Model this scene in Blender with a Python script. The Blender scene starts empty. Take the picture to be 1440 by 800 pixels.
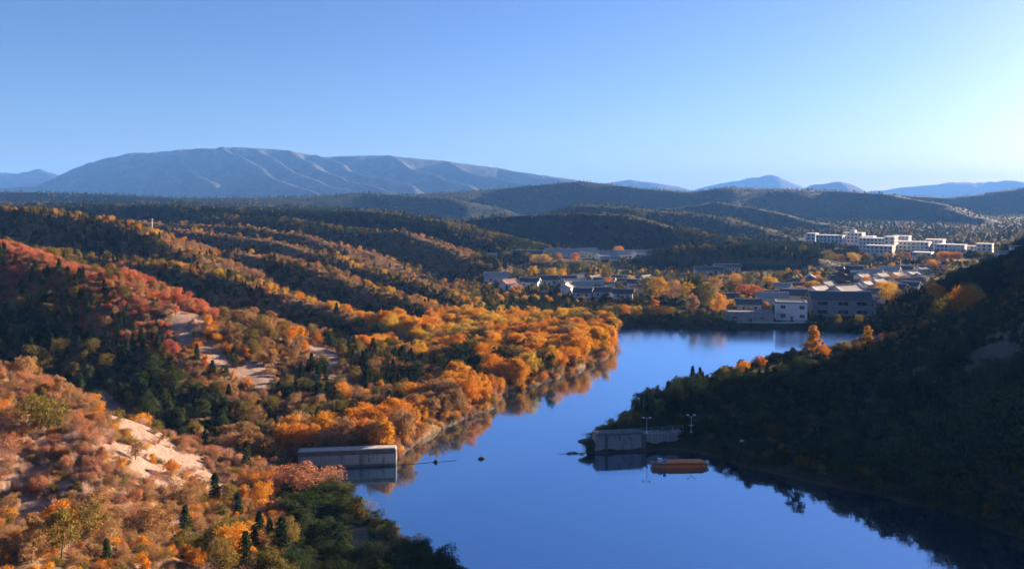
import bpy, bmesh, math, random
import numpy as np
from mathutils import Vector, Matrix
R = math.radians
sc = bpy.context.scene
COL = sc.collection
random.seed(7)
rng = np.random.default_rng(11)

# ------------------------------------------------------------------ camera
F, CX, HY, H = 1130.0, 720.0, 280.0, 60.0          # focal length and horizon row in photo pixels, eye height in metres
cam = bpy.data.cameras.new('camera')
camo = bpy.data.objects.new('camera', cam)
COL.objects.link(camo)
camo.location = (0, 0, H)
camo.rotation_euler = (R(90), 0, 0)
cam.sensor_width = 36
cam.lens = F / 1440 * 36
cam.shift_y = -(400 - HY) / 1440
cam.clip_start = 0.5
cam.clip_end = 60000
sc.camera = camo

# ------------------------------------------------------------------ sky, sun, exposure
SUN_EL, SUN_AZ = 11.5, 53.0                        # azimuth clockwise from +Y
SUN = Vector((math.sin(R(SUN_AZ)) * math.cos(R(SUN_EL)), math.cos(R(SUN_AZ)) * math.cos(R(SUN_EL)), math.sin(R(SUN_EL))))
world = bpy.data.worlds.new('World')
sc.world = world
world.use_nodes = True
wn = world.node_tree.nodes
wl = world.node_tree.links
bg = wn['Background']
sky = wn.new('ShaderNodeTexSky')
sky.sky_type = 'NISHITA'
sky.sun_disc = False
sky.sun_elevation = R(SUN_EL)
sky.sun_rotation = R(SUN_AZ)
sky.altitude = 300
sky.air_density = 1.0
sky.dust_density = 0.65
sky.ozone_density = 3.8
tint = wn.new('ShaderNodeMix'); tint.data_type = 'RGBA'; tint.blend_type = 'MULTIPLY'; tint.inputs[0].default_value = 1
tint.inputs[7].default_value = (.82, .84, 1.10, 1)
wl.new(sky.outputs[0], tint.inputs[6]); wl.new(tint.outputs[2], bg.inputs[0])
bg.inputs[1].default_value = 0.031
sun = bpy.data.lights.new('sun', 'SUN')
sun.energy = 5.0
sun.angle = R(0.5)
sun.color = (1.0, 0.76, 0.52)
suno = bpy.data.objects.new('sun', sun)
COL.objects.link(suno)
suno.rotation_euler = (-SUN).to_track_quat('-Z', 'Y').to_euler()
sc.view_settings.view_transform = 'Standard'
sc.view_settings.look = 'None'
sc.view_settings.exposure = 2.5
sc.view_settings.gamma = 1
sc.view_settings.use_curve_mapping = False
sc.render.engine = 'CYCLES'
sc.cycles.use_denoising = True
sc.cycles.max_bounces = 6
sc.cycles.diffuse_bounces = 2
sc.cycles.glossy_bounces = 3
sc.cycles.transmission_bounces = 2
sc.cycles.transparent_max_bounces = 4
sc.cycles.volume_bounces = 0
sc.cycles.use_adaptive_sampling = True
sc.cycles.adaptive_threshold = 0.03

# ------------------------------------------------------------------ small helpers
def tag(o, label=None, cat=None, group=None, kind=None):
    if label: o['label'] = label
    if cat: o['category'] = cat
    if group: o['group'] = group
    if kind: o['kind'] = kind
    return o

def link(name, data, parent=None, loc=None, rotz=0.0):
    o = bpy.data.objects.new(name, data)
    COL.objects.link(o)
    if loc is not None: o.location = loc
    if rotz: o.rotation_euler = (0, 0, rotz)
    if parent is not None: o.parent = parent
    return o

def mesh_np(name, V, quads, mats, mat_idx=None, smooth=False):
    """mesh from arrays: V (n,3), quads (m,4) (a triangle repeats no vertex: use tris arg lists through bmesh instead)"""
    me = bpy.data.meshes.new(name)
    n, m, k = len(V), len(quads), quads.shape[1]
    me.vertices.add(n)
    me.vertices.foreach_set('co', np.ascontiguousarray(V, dtype=np.float32).ravel())
    me.loops.add(m * k)
    me.loops.foreach_set('vertex_index', np.ascontiguousarray(quads, dtype=np.int32).ravel())
    me.polygons.add(m)
    me.polygons.foreach_set('loop_start', np.arange(0, m * k, k, dtype=np.int32))
    me.polygons.foreach_set('loop_total', np.full(m, k, dtype=np.int32))
    if mat_idx is not None:
        me.polygons.foreach_set('material_index', np.ascontiguousarray(mat_idx, dtype=np.int32))
    me.polygons.foreach_set('use_smooth', np.full(m, smooth, dtype=bool))
    for mt in mats: me.materials.append(mt)
    me.update(calc_edges=True)
    return me

class MB:
    """collects boxes, prisms and tubes, then becomes one mesh"""
    def __init__(self): self.bm = bmesh.new()
    def box(self, x0, x1, y0, y1, z0, z1):
        vs = [self.bm.verts.new((x, y, z)) for z in (z0, z1) for y in (y0, y1) for x in (x0, x1)]
        for f in ((0, 2, 3, 1), (4, 5, 7, 6), (0, 1, 5, 4), (2, 6, 7, 3), (0, 4, 6, 2), (1, 3, 7, 5)):
            self.bm.faces.new([vs[i] for i in f])
        return self
    def tube(self, pts, rad, seg=6):
        rings = []
        pts = [Vector(p) for p in pts]
        for i, p in enumerate(pts):
            d = (pts[min(i + 1, len(pts) - 1)] - pts[max(i - 1, 0)]).normalized()
            a = d.orthogonal().normalized()
            if abs(d.z) < 0.9: a = d.cross(Vector((0, 0, 1))).normalized()
            b = d.cross(a)
            r = rad[i] if isinstance(rad, (list, tuple)) else rad
            rings.append([self.bm.verts.new(p + r * (math.cos(t) * a + math.sin(t) * b)) for t in [2 * math.pi * j / seg for j in range(seg)]])
        for A, B in zip(rings, rings[1:]):
            for j in range(seg):
                self.bm.faces.new((A[j], A[(j + 1) % seg], B[(j + 1) % seg], B[j]))
        self.bm.faces.new(rings[0][::-1]); self.bm.faces.new(rings[-1])
        return self
    def loft(self, sections, close=True):
        """sections: equal-length point loops"""
        rs = [[self.bm.verts.new(p) for p in s] for s in sections]
        n = len(rs[0])
        for A, B in zip(rs, rs[1:]):
            for j in range(n):
                self.bm.faces.new((A[j], A[(j + 1) % n], B[(j + 1) % n], B[j]))
        if close:
            self.bm.faces.new(rs[0][::-1]); self.bm.faces.new(rs[-1])
        return self
    def build(self, name, mat, parent=None, loc=None, rotz=0, smooth=False, bevel=0):
        bmesh.ops.remove_doubles(self.bm, verts=self.bm.verts, dist=1e-5)
        if bevel:
            bmesh.ops.bevel(self.bm, geom=self.bm.edges[:], offset=bevel, segments=1, affect='EDGES')
        bmesh.ops.recalc_face_normals(self.bm, faces=self.bm.faces)
        me = bpy.data.meshes.new(name)
        self.bm.to_mesh(me); self.bm.free()
        for p in me.polygons: p.use_smooth = smooth
        me.materials.append(mat)
        return link(name, me, parent, loc, rotz)

# ------------------------------------------------------------------ noise (numpy)
def _hash(ix, iy, seed):
    h = (ix.astype(np.int64) * 374761393 + iy.astype(np.int64) * 668265263 + seed * 1442695041) & 0xFFFFFFFF
    h = ((h ^ (h >> 13)) * 1274126177) & 0xFFFFFFFF
    return ((h ^ (h >> 16)) & 0xFFFF) / 65535.0

def vnoise(x, y, seed=0):
    ix, iy = np.floor(x), np.floor(y)
    fx, fy = x - ix, y - iy
    fx, fy = fx * fx * fx * (fx * (fx * 6 - 15) + 10), fy * fy * fy * (fy * (fy * 6 - 15) + 10)
    a, b = _hash(ix, iy, seed), _hash(ix + 1, iy, seed)
    c, d = _hash(ix, iy + 1, seed), _hash(ix + 1, iy + 1, seed)
    return (a + (b - a) * fx) * (1 - fy) + (c + (d - c) * fx) * fy

def fbm(x, y, wl, octs, seed=0):
    s, amp, tot = 0, 1.0, 0
    for o in range(octs):
        c, si = math.cos(0.6 * o + 0.3), math.sin(0.6 * o + 0.3)
        s = s + amp * (vnoise((x * c - y * si) / wl + 17.3 * o, (x * si + y * c) / wl - 9.1 * o, seed + o) - 0.5)
        tot += amp * 0.5
        amp *= 0.5; wl *= 0.5
    return s / tot

def ridged(x, y, wl, octs, seed=0):
    """0 on ridge lines, towards 1 in gullies"""
    s, amp, tot = 0, 1.0, 0
    for o in range(octs):
        c, si = math.cos(0.9 * o), math.sin(0.9 * o)
        n = vnoise((x * c - y * si) / wl, (x * si + y * c) / wl, seed + 7 * o)
        s = s + amp * (1 - np.abs(2 * n - 1)) ** 1.5
        tot += amp; amp *= 0.5; wl *= 0.52
    return s / tot

def smooth(a, b, x):
    t = np.clip((x - a) / (b - a), 0, 1)
    return t * t * (3 - 2 * t)

# ------------------------------------------------------------------ terrain
def P(px, py, Y, dz=0.0):
    """the place on the land that the survey line through a photo point reaches at distance Y"""
    return ((px - CX) / F * Y, Y, H - (py - HY) * Y / F + dz)

def W(px, py, z=0.0):
    Y = (H - z) * F / (py - HY)
    return ((px - CX) / F * Y, Y)

LAKE = np.array([(8, 100), (2, 112), (-8, 124), (-14, 134), (-21, 142), (-27, 149), (-30, 156), (-36, 165), (-43, 172), (-50, 176.5),
                 (-50, 182), (-27.5, 184), (-26, 188), (-22, 204), (-13.6, 219), (-5, 232), (-2.5, 250), (8, 259), (17, 272), (26, 288), (36, 303), (41, 320),
                 (45, 350), (47, 375), (60, 379), (79, 374.5), (100, 372), (130, 371), (155, 366), (168, 352), (160, 336), (135, 318),
                 (112, 306), (95, 293), (80, 276), (62, 258), (48, 243), (36, 226), (24, 208), (17.5, 196), (18, 190.5),
                 (40, 193), (46, 188), (52, 181), (62, 173), (74, 164), (84, 153), (91, 141), (98, 124), (90, 106), (60, 96), (30, 94)], float)

def lake_sd(x, y):
    """signed distance to the shore: negative on the water"""
    d2 = np.full(x.shape, 1e12); ins = np.zeros(x.shape, bool)
    n = len(LAKE)
    for i in range(n):
        ax, ay = LAKE[i]; bx, by = LAKE[(i + 1) % n]
        dx, dy = bx - ax, by - ay
        t = np.clip(((x - ax) * dx + (y - ay) * dy) / (dx * dx + dy * dy), 0, 1)
        d2 = np.minimum(d2, (x - ax - t * dx) ** 2 + (y - ay - t * dy) ** 2)
        c = ((ay > y) != (by > y))
        xi = ax + (y - ay) * (dx / dy if dy else 0)
        ins ^= c & (x < xi)
    d = np.sqrt(d2)
    return np.where(ins, -d, d)

# every ridge: crest points (x, y, z, slope towards the viewer, slope away), crest rounding radius
def ridge(pts, r=4.0, dz=0.0):
    out = []
    for p in pts:
        if len(p) == 5: px, py, Y, sf, sb = p; out.append((*P(px, py, Y, dz), sf, sb))
        else: out.append(p[:5])
    return (np.array(out, float), r)
RIDGES = [
    # the viewer's own hill
    ridge([(-60, -60, 62, .6, .6, 0), (-10, -8, 60, .75, .5, 0), (40, -25, 62, .75, .5, 0), (140, -20, 60, .6, .5, 0)], 3),
    # foreground spur at the lower left
    ridge([(-260, 430, 150, .10, .5), (0, 492, 150, .13, .55), (100, 540, 152, .14, .55), (200, 575, 158, .16, .5), (300, 614, 165, .2, .5), (400, 642, 172, .3, .5)], 6, -4.0),
    ridge([(-140, 60, 42, .3, .05, 0), (-95, 85, 27, .3, .05, 0), (-62, 98, 18.5, .5, .12, 0), (-44, 116, 8, .5, .3, 0)], 8),
    # the long red spur behind it, falling to the left shore
    ridge([(-300, 290, 270, .55, .3), (-60, 325, 262, .6, .3), (0, 337, 255, .62, .3), (130, 372, 250, .6, .3), (250, 425, 245, .5, .3), (330, 482, 235, .26, .25), (430, 548, 222, .2, .2), (520, 585, 213, .2, .2)], 12, -2.0),
    ridge([(250, 430, 245, .3, .3), (400, 462, 255, .3, .25), (520, 490, 262, .3, .2), (620, 510, 262, .3, .2)], 6, -3),
    # side spurs running to the lake behind it
    ridge([(-250, 325, 385, .5, .3), (120, 352, 370, .8, .3), (250, 368, 360, .8, .3), (330, 385, 350, .75, .3), (430, 415, 335, .7, .3), (520, 445, 320, .6, .3), (600, 475, 300, .35, .3)], 6, -3),
    ridge([(250, 315, 560, .5, .3), (380, 332, 540, .75, .3), (470, 358, 510, .75, .3), (560, 385, 480, .7, .3), (620, 405, 450, .6, .3), (690, 430, 420, .3, .3)], 7, -3),
    ridge([(480, 322, 700, .4, .3), (560, 320, 680, .65, .3), (640, 347, 620, .6, .3), (690, 372, 580, .3, .3)], 8, -3),
    ridge([(-200, 281, 490, .5, .3), (0, 288, 470, .8, .3), (90, 294, 460, .8, .3), (165, 306, 450, .8, .3), (215, 327, 430, .7, .3), (260, 352, 410, .4, .3)], 8, -3),
    ridge([(180, 307, 640, .4, .3), (330, 314, 620, .7, .3), (420, 324, 600, .7, .3), (480, 340, 580, .35, .3)], 8, -3),
    ridge([(-150, 280, 940, .3, .2), (60, 286, 920, .6, .2), (260, 291, 880, .6, .2), (400, 297, 860, .6, .2), (520, 300, 860, .6, .2), (600, 309, 840, .3, .2), (670, 327, 760, .3, .2)], 14, -3),
    ridge([(-100, 284, 1300, .25, .2), (200, 283, 1250, .3, .2), (360, 287, 1250, .3, .2), (480, 291, 1200, .3, .2), (590, 300, 1150, .3, .2)], 14, -2),
    ridge([(-300, 266, 2000, .4, .25), (0, 268, 1950, .4, .25), (130, 270, 1850, .4, .25), (260, 277, 1800, .4, .25), (400, 276, 1900, .4, .25), (520, 270, 2050, .4, .25), (640, 277, 1950, .4, .25)], 25, -3),
    ridge([(40, 322, 520, .7, .3), (130, 330, 500, .7, .3), (230, 345, 470, .7, .3), (300, 358, 450, .6, .3)], 7, -3),
    ridge([(330, 345, 460, .7, .3), (430, 368, 430, .7, .3), (520, 395, 410, .7, .3), (590, 420, 390, .6, .3), (650, 445, 370, .4, .3)], 7, -3),
    ridge([(300, 302, 760, .7, .25), (420, 309, 740, .7, .25), (500, 322, 710, .6, .25), (560, 340, 670, .5, .25)], 9, -3),
    ridge([(420, 290, 1040, .6, .2), (520, 293, 1020, .6, .2), (600, 303, 980, .5, .2), (650, 314, 920, .5, .2)], 12, -3),
    # green hills over the valley
    ridge([(560, 321, 1050, .3, .2), (640, 309, 1050, .5, .2), (720, 300, 1000, .5, .2), (820, 295, 980, .5, .2), (880, 299, 950, .45, .2), (930, 313, 920, .4, .2), (980, 326, 880, .3, .2), (1040, 338, 850, .3, .2)], 14, -3),
    ridge([(820, 286, 1400, .25, .2), (920, 291, 1350, .25, .2), (1000, 301, 1300, .25, .2), (1060, 316, 1200, .25, .2), (1110, 333, 1050, .25, .2)], 16, -3),
    ridge([(880, 362, 740, .3, .2), (960, 345, 710, .55, .2), (1060, 344, 690, .55, .2), (1130, 352, 680, .5, .2), (1190, 374, 650, .3, .2), (1240, 394, 600, .25, .2)], 10, -3),
    # terrace under the white complex
    ridge([(1080, 344, 850, .12, .1), (1180, 349, 830, .12, .1), (1280, 356, 810, .12, .1), (1400, 361, 800, .12, .1), (1500, 364, 800, .1, .1)], 30),
    # right side: low point, dark slope, and unseen hills beyond the frame, shaped to shade bank and village
    ridge([(25, 200, 2.5, .3, .3, 0), (64, 256, 3, .2, .2, 0), (105, 290, 2.6, .2, .2, 0), (150, 312, 2.8, .3, .3, 0), (185, 332, 4.5, .3, .3, 0), (222, 342, 9, .4, .35, 0), (290, 348, 28, .45, .45, 0)], 5),
    ridge([(120, 20, 55, .5, .5, 0), (180, 110, 52, .45, .45, 0), (240, 230, 60, .45, .47, 0), (340, 330, 92, .55, .78, 0), (420, 430, 118, .6, 1.05, 0), (436, 468, 128, .6, 1.1, 0), (441, 484, 124, .6, 1.3, 0), (447, 511, 113, .6, 1.45, 0), (456, 528, 40, .6, 1.2, 0)], 8),
    ridge([(1295, 412, 430, .4, .3), (1370, 380, 440, .45, .3), (1440, 356, 450, .45, .3), (1560, 310, 480, .45, .4), (1640, 275, 560, .4, .5), (640, 700, 132, .6, .78, 0), (685, 790, 132, .6, .78, 0)], 8, -7),
    # wooded skyline hills
    ridge([(540, 275, 2200, .4, .3), (700, 265, 2400, .42, .3), (820, 253, 2400, .42, .3), (900, 263, 2350, .42, .3), (970, 269, 2300, .42, .3), (1010, 262, 2350, .42, .3), (1150, 266, 2400, .42, .3), (1250, 271, 2300, .42, .3), (1330, 288, 2050, .42, .3), (1380, 305, 1800, .42, .3)], 25, -3),
    ridge([(1200, 270, 2900, .42, .3), (1340, 277, 2800, .42, .3), (1440, 263, 2800, .42, .3), (1650, 262, 2800, .42, .3)], 25, -3),
    ridge([(900, 300, 1800, .42, .3), (1000, 282, 1900, .42, .3), (1060, 290, 1750, .42, .3), (1110, 303, 1600, .42, .3), (1180, 318, 1450, .14, .1)], 20, -3),
    # the long mountain and its spurs
    ridge([(-60, 268, 5600, .55, .4), (50, 262, 5700, .55, .4), (110, 236, 6000, .55, .4), (180, 216, 6000, .58, .4), (250, 211, 6000, .58, .4), (320, 206, 6000, .58, .4), (400, 210, 6100, .58, .4), (460, 221, 6200, .58, .4), (540, 218, 6300, .58, .4), (600, 224, 6400, .58, .4), (700, 235, 6600, .58, .4), (780, 248, 6600, .55, .4), (850, 258, 6600, .55, .4), (920, 270, 6500, .55, .4)], 50),
    ridge([(320, 206, 6000, .55, .6), (345, 228, 5500, .55, .6), (385, 250, 5000, .5, .55), (440, 272, 4400, .42, .45)], 25),
    ridge([(400, 210, 6100, .55, .6), (430, 228, 5700, .55, .6), (490, 252, 5100, .5, .55), (560, 274, 4500, .42, .45)], 25),
    ridge([(250, 211, 6000, .55, .6), (262, 235, 5400, .55, .6), (300, 258, 4900, .5, .55)], 25),
    ridge([(540, 218, 6300, .55, .6), (590, 240, 5700, .55, .6), (660, 260, 5200, .5, .55)], 25),
    ridge([(180, 216, 6000, .55, .6), (180, 240, 5500, .55, .6), (200, 262, 5000, .5, .55)], 25),
    ridge([(360, 207, 6050, .55, .6), (395, 232, 5500, .55, .6), (450, 256, 5000, .5, .5), (520, 274, 4600, .4, .4)], 20),
    ridge([(290, 208, 6000, .55, .6), (300, 235, 5450, .55, .6), (345, 262, 4850, .5, .5)], 20),
    ridge([(440, 218, 6150, .55, .6), (500, 240, 5600, .55, .6), (580, 262, 5000, .5, .5)], 20),
    ridge([(490, 221, 6250, .55, .6), (545, 240, 5800, .55, .6), (620, 264, 5200, .5, .5)], 20),
    ridge([(620, 226, 6450, .55, .6), (660, 242, 6000, .55, .6), (740, 262, 5400, .5, .5)], 20),
    ridge([(215, 213, 6000, .55, .6), (225, 238, 5500, .55, .6), (255, 262, 4950, .5, .5)], 20),
    ridge([(130, 228, 6000, .55, .6), (120, 250, 5500, .55, .6), (130, 266, 5100, .5, .5)], 20),
    ridge([(-200, 238, 8000, .4, .4), (0, 241, 8000, .4, .4), (35, 244, 8000, .4, .4), (72, 238, 8000, .4, .4), (110, 252, 7900, .4, .4)], 30),
    ridge([(820, 264, 9500, .4, .4), (880, 252, 9500, .4, .4), (960, 264, 9500, .4, .4)], 40),
    ridge([(970, 268, 11000, .4, .4), (1030, 254, 11000, .4, .4), (1078, 245, 11000, .45, .45), (1105, 254, 11000, .4, .4), (1145, 268, 11000, .4, .4)], 40),
    ridge([(1115, 270, 9000, .4, .4), (1145, 259, 9000, .4, .4), (1180, 255, 9000, .4, .4), (1200, 260, 9000, .4, .4), (1225, 271, 9000, .4, .4)], 60),
    ridge([(1210, 270, 12000, .4, .4), (1300, 261, 12000, .4, .4), (1340, 256, 12000, .4, .4), (1370, 257, 12000, .4, .4), (1440, 252, 12000, .4, .4), (1700, 248, 12000, .4, .4)], 60),
]

def terrain(x, y):
    x = np.asarray(x, float); y = np.asarray(y, float)
    rr = np.hypot(x, y)
    base = 2.2 + np.clip(rr - 380, 0, None) * 0.0022 + 0.9 * fbm(x, y, 60, 3, 5)
    base = base + np.where(rr > 1500, 8 * fbm(x, y, 500, 3, 6) * smooth(1500, 3000, rr), 0)
    h = base.copy()
    drop = np.full(x.shape, 50.0)
    for pts, r in RIDGES:
        smin = pts[:, 3:5].min()
        reach = (pts[:, 2].max() + 8) / smin * 1.05 + 20
        m = (x > pts[:, 0].min() - reach) & (x < pts[:, 0].max() + reach) & (y > pts[:, 1].min() - reach) & (y < pts[:, 1].max() + reach)
        if not m.any(): continue
        xs, ys = x[m], y[m]
        sc_ = max(12.0, 0.03 * np.hypot(pts[:, 0].mean(), pts[:, 1].mean()))
        wx = xs + 0.35 * sc_ * fbm(xs, ys, sc_ * 2.2, 2, 31); wy = ys + 0.35 * sc_ * fbm(xs, ys, sc_ * 2.2, 2, 37)
        best = np.full(xs.shape, -1e9); bd = np.zeros(xs.shape); dn = np.full(xs.shape, 1e9)
        for a, b in zip(pts, pts[1:]):
            dx, dy = b[0] - a[0], b[1] - a[1]
            L2 = dx * dx + dy * dy
            t = np.clip(((wx - a[0]) * dx + (wy - a[1]) * dy) / L2, 0, 1)
            ex, ey = wx - a[0] - t * dx, wy - a[1] - t * dy
            d = np.hypot(ex, ey)
            side = dx * ey - dy * ex                       # > 0: beyond the crest as seen from its start
            w = 0.5 + 0.5 * np.clip(side / (math.sqrt(L2) * (0.3 * d + 1.0)), -1, 1)
            s = (a[3] + (b[3] - a[3]) * t) * (1 - w) + (a[4] + (b[4] - a[4]) * t) * w
            dr = s * (np.sqrt(d * d + r * r) - r)
            z = a[2] + (b[2] - a[2]) * t - dr
            k = d < dn
            dn = np.where(k, d, dn)
            best = np.where(k, z, best); bd = np.where(k, dr, bd)
        hm, dm = h[m], drop[m]
        k = best > hm
        h[m] = np.where(k, best, hm); drop[m] = np.where(k, bd, dm)
    rel = np.clip((h - base), 0, None)
    # gullies, their size growing with the size of the hills
    near = 1 - smooth(380, 900, rr)
    mid = smooth(380, 900, rr) * (1 - smooth(2800, 4200, rr))
    far = smooth(2800, 4200, rr)
    g = np.zeros(x.shape)
    k = near > 0
    g[k] += near[k] * np.minimum(rel[k] * .5, np.minimum(9.0, .25 + drop[k] * .6)) * ridged(x[k], y[k], 62, 5, 3)
    k = mid > 0
    g[k] += mid[k] * np.minimum(rel[k] * .6, np.minimum(26, .5 + drop[k] * .6)) * ridged(x[k], y[k], 210, 6, 4)
    k = far > 0
    g[k] += far[k] * np.minimum(rel[k] * .6, np.minimum(200, 3 + drop[k] * .75)) * ridged(x[k], y[k], 620, 6, 8)
    h = h - g
    h = h + (0.35 * near + 1.2 * mid + 8 * far) * fbm(x / (1 + 5 * mid + 40 * far), y / (1 + 5 * mid + 40 * far), 6, 3, 12) * smooth(0.5, 5, rel)
    # shore and lake bed
    k = rr < 800
    sd = np.full(x.shape, 500.0)
    sd[k] = lake_sd(x[k], y[k])
    wob = sd + 1.6 * fbm(x, y, 9, 2, 44) * (sd > -20)
    bank = np.maximum(np.minimum(h, 0.2 + 1.5 * np.clip(wob, 0, None)), np.minimum(0.2 + 0.22 * np.clip(wob, 0, None), 2))
    h = np.where(wob > 0, np.where(k, bank, h), np.maximum(-0.25 + 0.45 * wob, -8))
    return h

# one polar sheet out to the far mountains, fine in front, coarse behind
th_f = np.linspace(R(-42), R(42), 1000)
th_c = np.linspace(R(42), R(318), 170)[1:-1]
TH = np.concatenate([th_f, th_c])
rad = [2.0]
while rad[-1] < 14000:
    r0 = rad[-1]
    rad.append(r0 + max(0.9 if r0 < 60 else 0.6, r0 * (0.0085 if r0 < 450 else 0.0095)))
RAD = np.array(rad)
GX = RAD[:, None] * np.sin(TH)[None, :]
GY = RAD[:, None] * np.cos(TH)[None, :]
GZ = terrain(GX.ravel(), GY.ravel()).reshape(GX.shape)

def ground_z(x, y):
    return float(terrain(np.array([x]), np.array([y]))[0])

TANMAX = np.maximum.accumulate((GZ[:, :1000] - H) / RAD[:, None], axis=0)
def visible(x, y, ztop):
    th = np.arctan2(x, y); r = np.hypot(x, y)
    ti = np.clip(np.round((th - th_f[0]) / (th_f[1] - th_f[0])).astype(int), 0, 999)
    ri = np.clip(np.searchsorted(RAD, r * 0.985) - 1, 0, len(RAD) - 1)
    return (ztop - H) / r > TANMAX[ri, ti]

# ------------------------------------------------------------------ materials
def new_mat(name):
    m = bpy.data.materials.new(name); m.use_nodes = True
    nt = m.node_tree
    return m, nt, nt.nodes['Principled BSDF']
def N(nt, t, **kw):
    n = nt.nodes.new(t)
    for k, v in kw.items(): setattr(n, k, v)
    return n
def ramp(nt, fac, stops, interp='LINEAR'):
    n = N(nt, 'ShaderNodeValToRGB'); n.color_ramp.interpolation = interp
    e = n.color_ramp.elements
    while len(e) > 1: e.remove(e[-1])
    e[0].position, e[0].color = stops[0][0], (*stops[0][1], 1) if len(stops[0][1]) == 3 else stops[0][1]
    for p, c in stops[1:]:
        q = e.new(p); q.color = (*c, 1)
    nt.links.new(fac, n.inputs[0]); return n.outputs[0]
def noise(nt, scale, detail=4, rough=.55, vec=None, dist=0):
    n = N(nt, 'ShaderNodeTexNoise'); n.inputs['Scale'].default_value = scale
    n.inputs['Detail'].default_value = detail; n.inputs['Roughness'].default_value = rough; n.inputs['Distortion'].default_value = dist
    if vec is not None: nt.links.new(vec, n.inputs['Vector'])
    return n.outputs['Fac']
def mix(nt, fac, a, b, kind='MIX'):
    n = N(nt, 'ShaderNodeMix', data_type='RGBA', blend_type=kind)
    for sock, v in ((n.inputs[0], fac), (n.inputs[6], a), (n.inputs[7], b)):
        if hasattr(v, 'is_linked'): nt.links.new(v, sock)
        else: sock.default_value = (*v, 1) if isinstance(v, tuple) else v
    return n.outputs[2]
def math_n(nt, op, a, b=None, clamp=False):
    n = N(nt, 'ShaderNodeMath', operation=op, use_clamp=clamp)
    for i, v in enumerate((a, b)):
        if v is None: continue
        if hasattr(v, 'is_linked'): nt.links.new(v, n.inputs[i])
        else: n.inputs[i].default_value = v
    return n.outputs[0]
def maprange(nt, v, a, b, c=0.0, d=1.0):
    n = N(nt, 'ShaderNodeMapRange'); nt.links.new(v, n.inputs[0])
    for i, q in enumerate((a, b, c, d)): n.inputs[i + 1].default_value = q
    return n.outputs[0]
def bump(nt, height, strength, dist, bsdf):
    n = N(nt, 'ShaderNodeBump'); n.inputs['Strength'].default_value = strength; n.inputs['Distance'].default_value = dist
    nt.links.new(height, n.inputs['Height']); nt.links.new(n.outputs[0], bsdf.inputs['Normal'])

def simple(name, col, var=0.25, scale=1.0, rough=.8, metallic=0.0, bumpy=0.0, object_space=True):
    m, nt, b = new_mat(name)
    tc = N(nt, 'ShaderNodeTexCoord')
    f = noise(nt, scale, 5, .65, tc.outputs['Object'])
    lo = tuple(c * (1 - var) for c in col); hi = tuple(min(1, c * (1 + var)) for c in col)
    nt.links.new(ramp(nt, f, [(.3, lo), (.7, hi)]), b.inputs['Base Color'])
    b.inputs['Roughness'].default_value = rough; b.inputs['Metallic'].default_value = metallic
    if bumpy: bump(nt, f, bumpy, .05, b)
    return m

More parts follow.
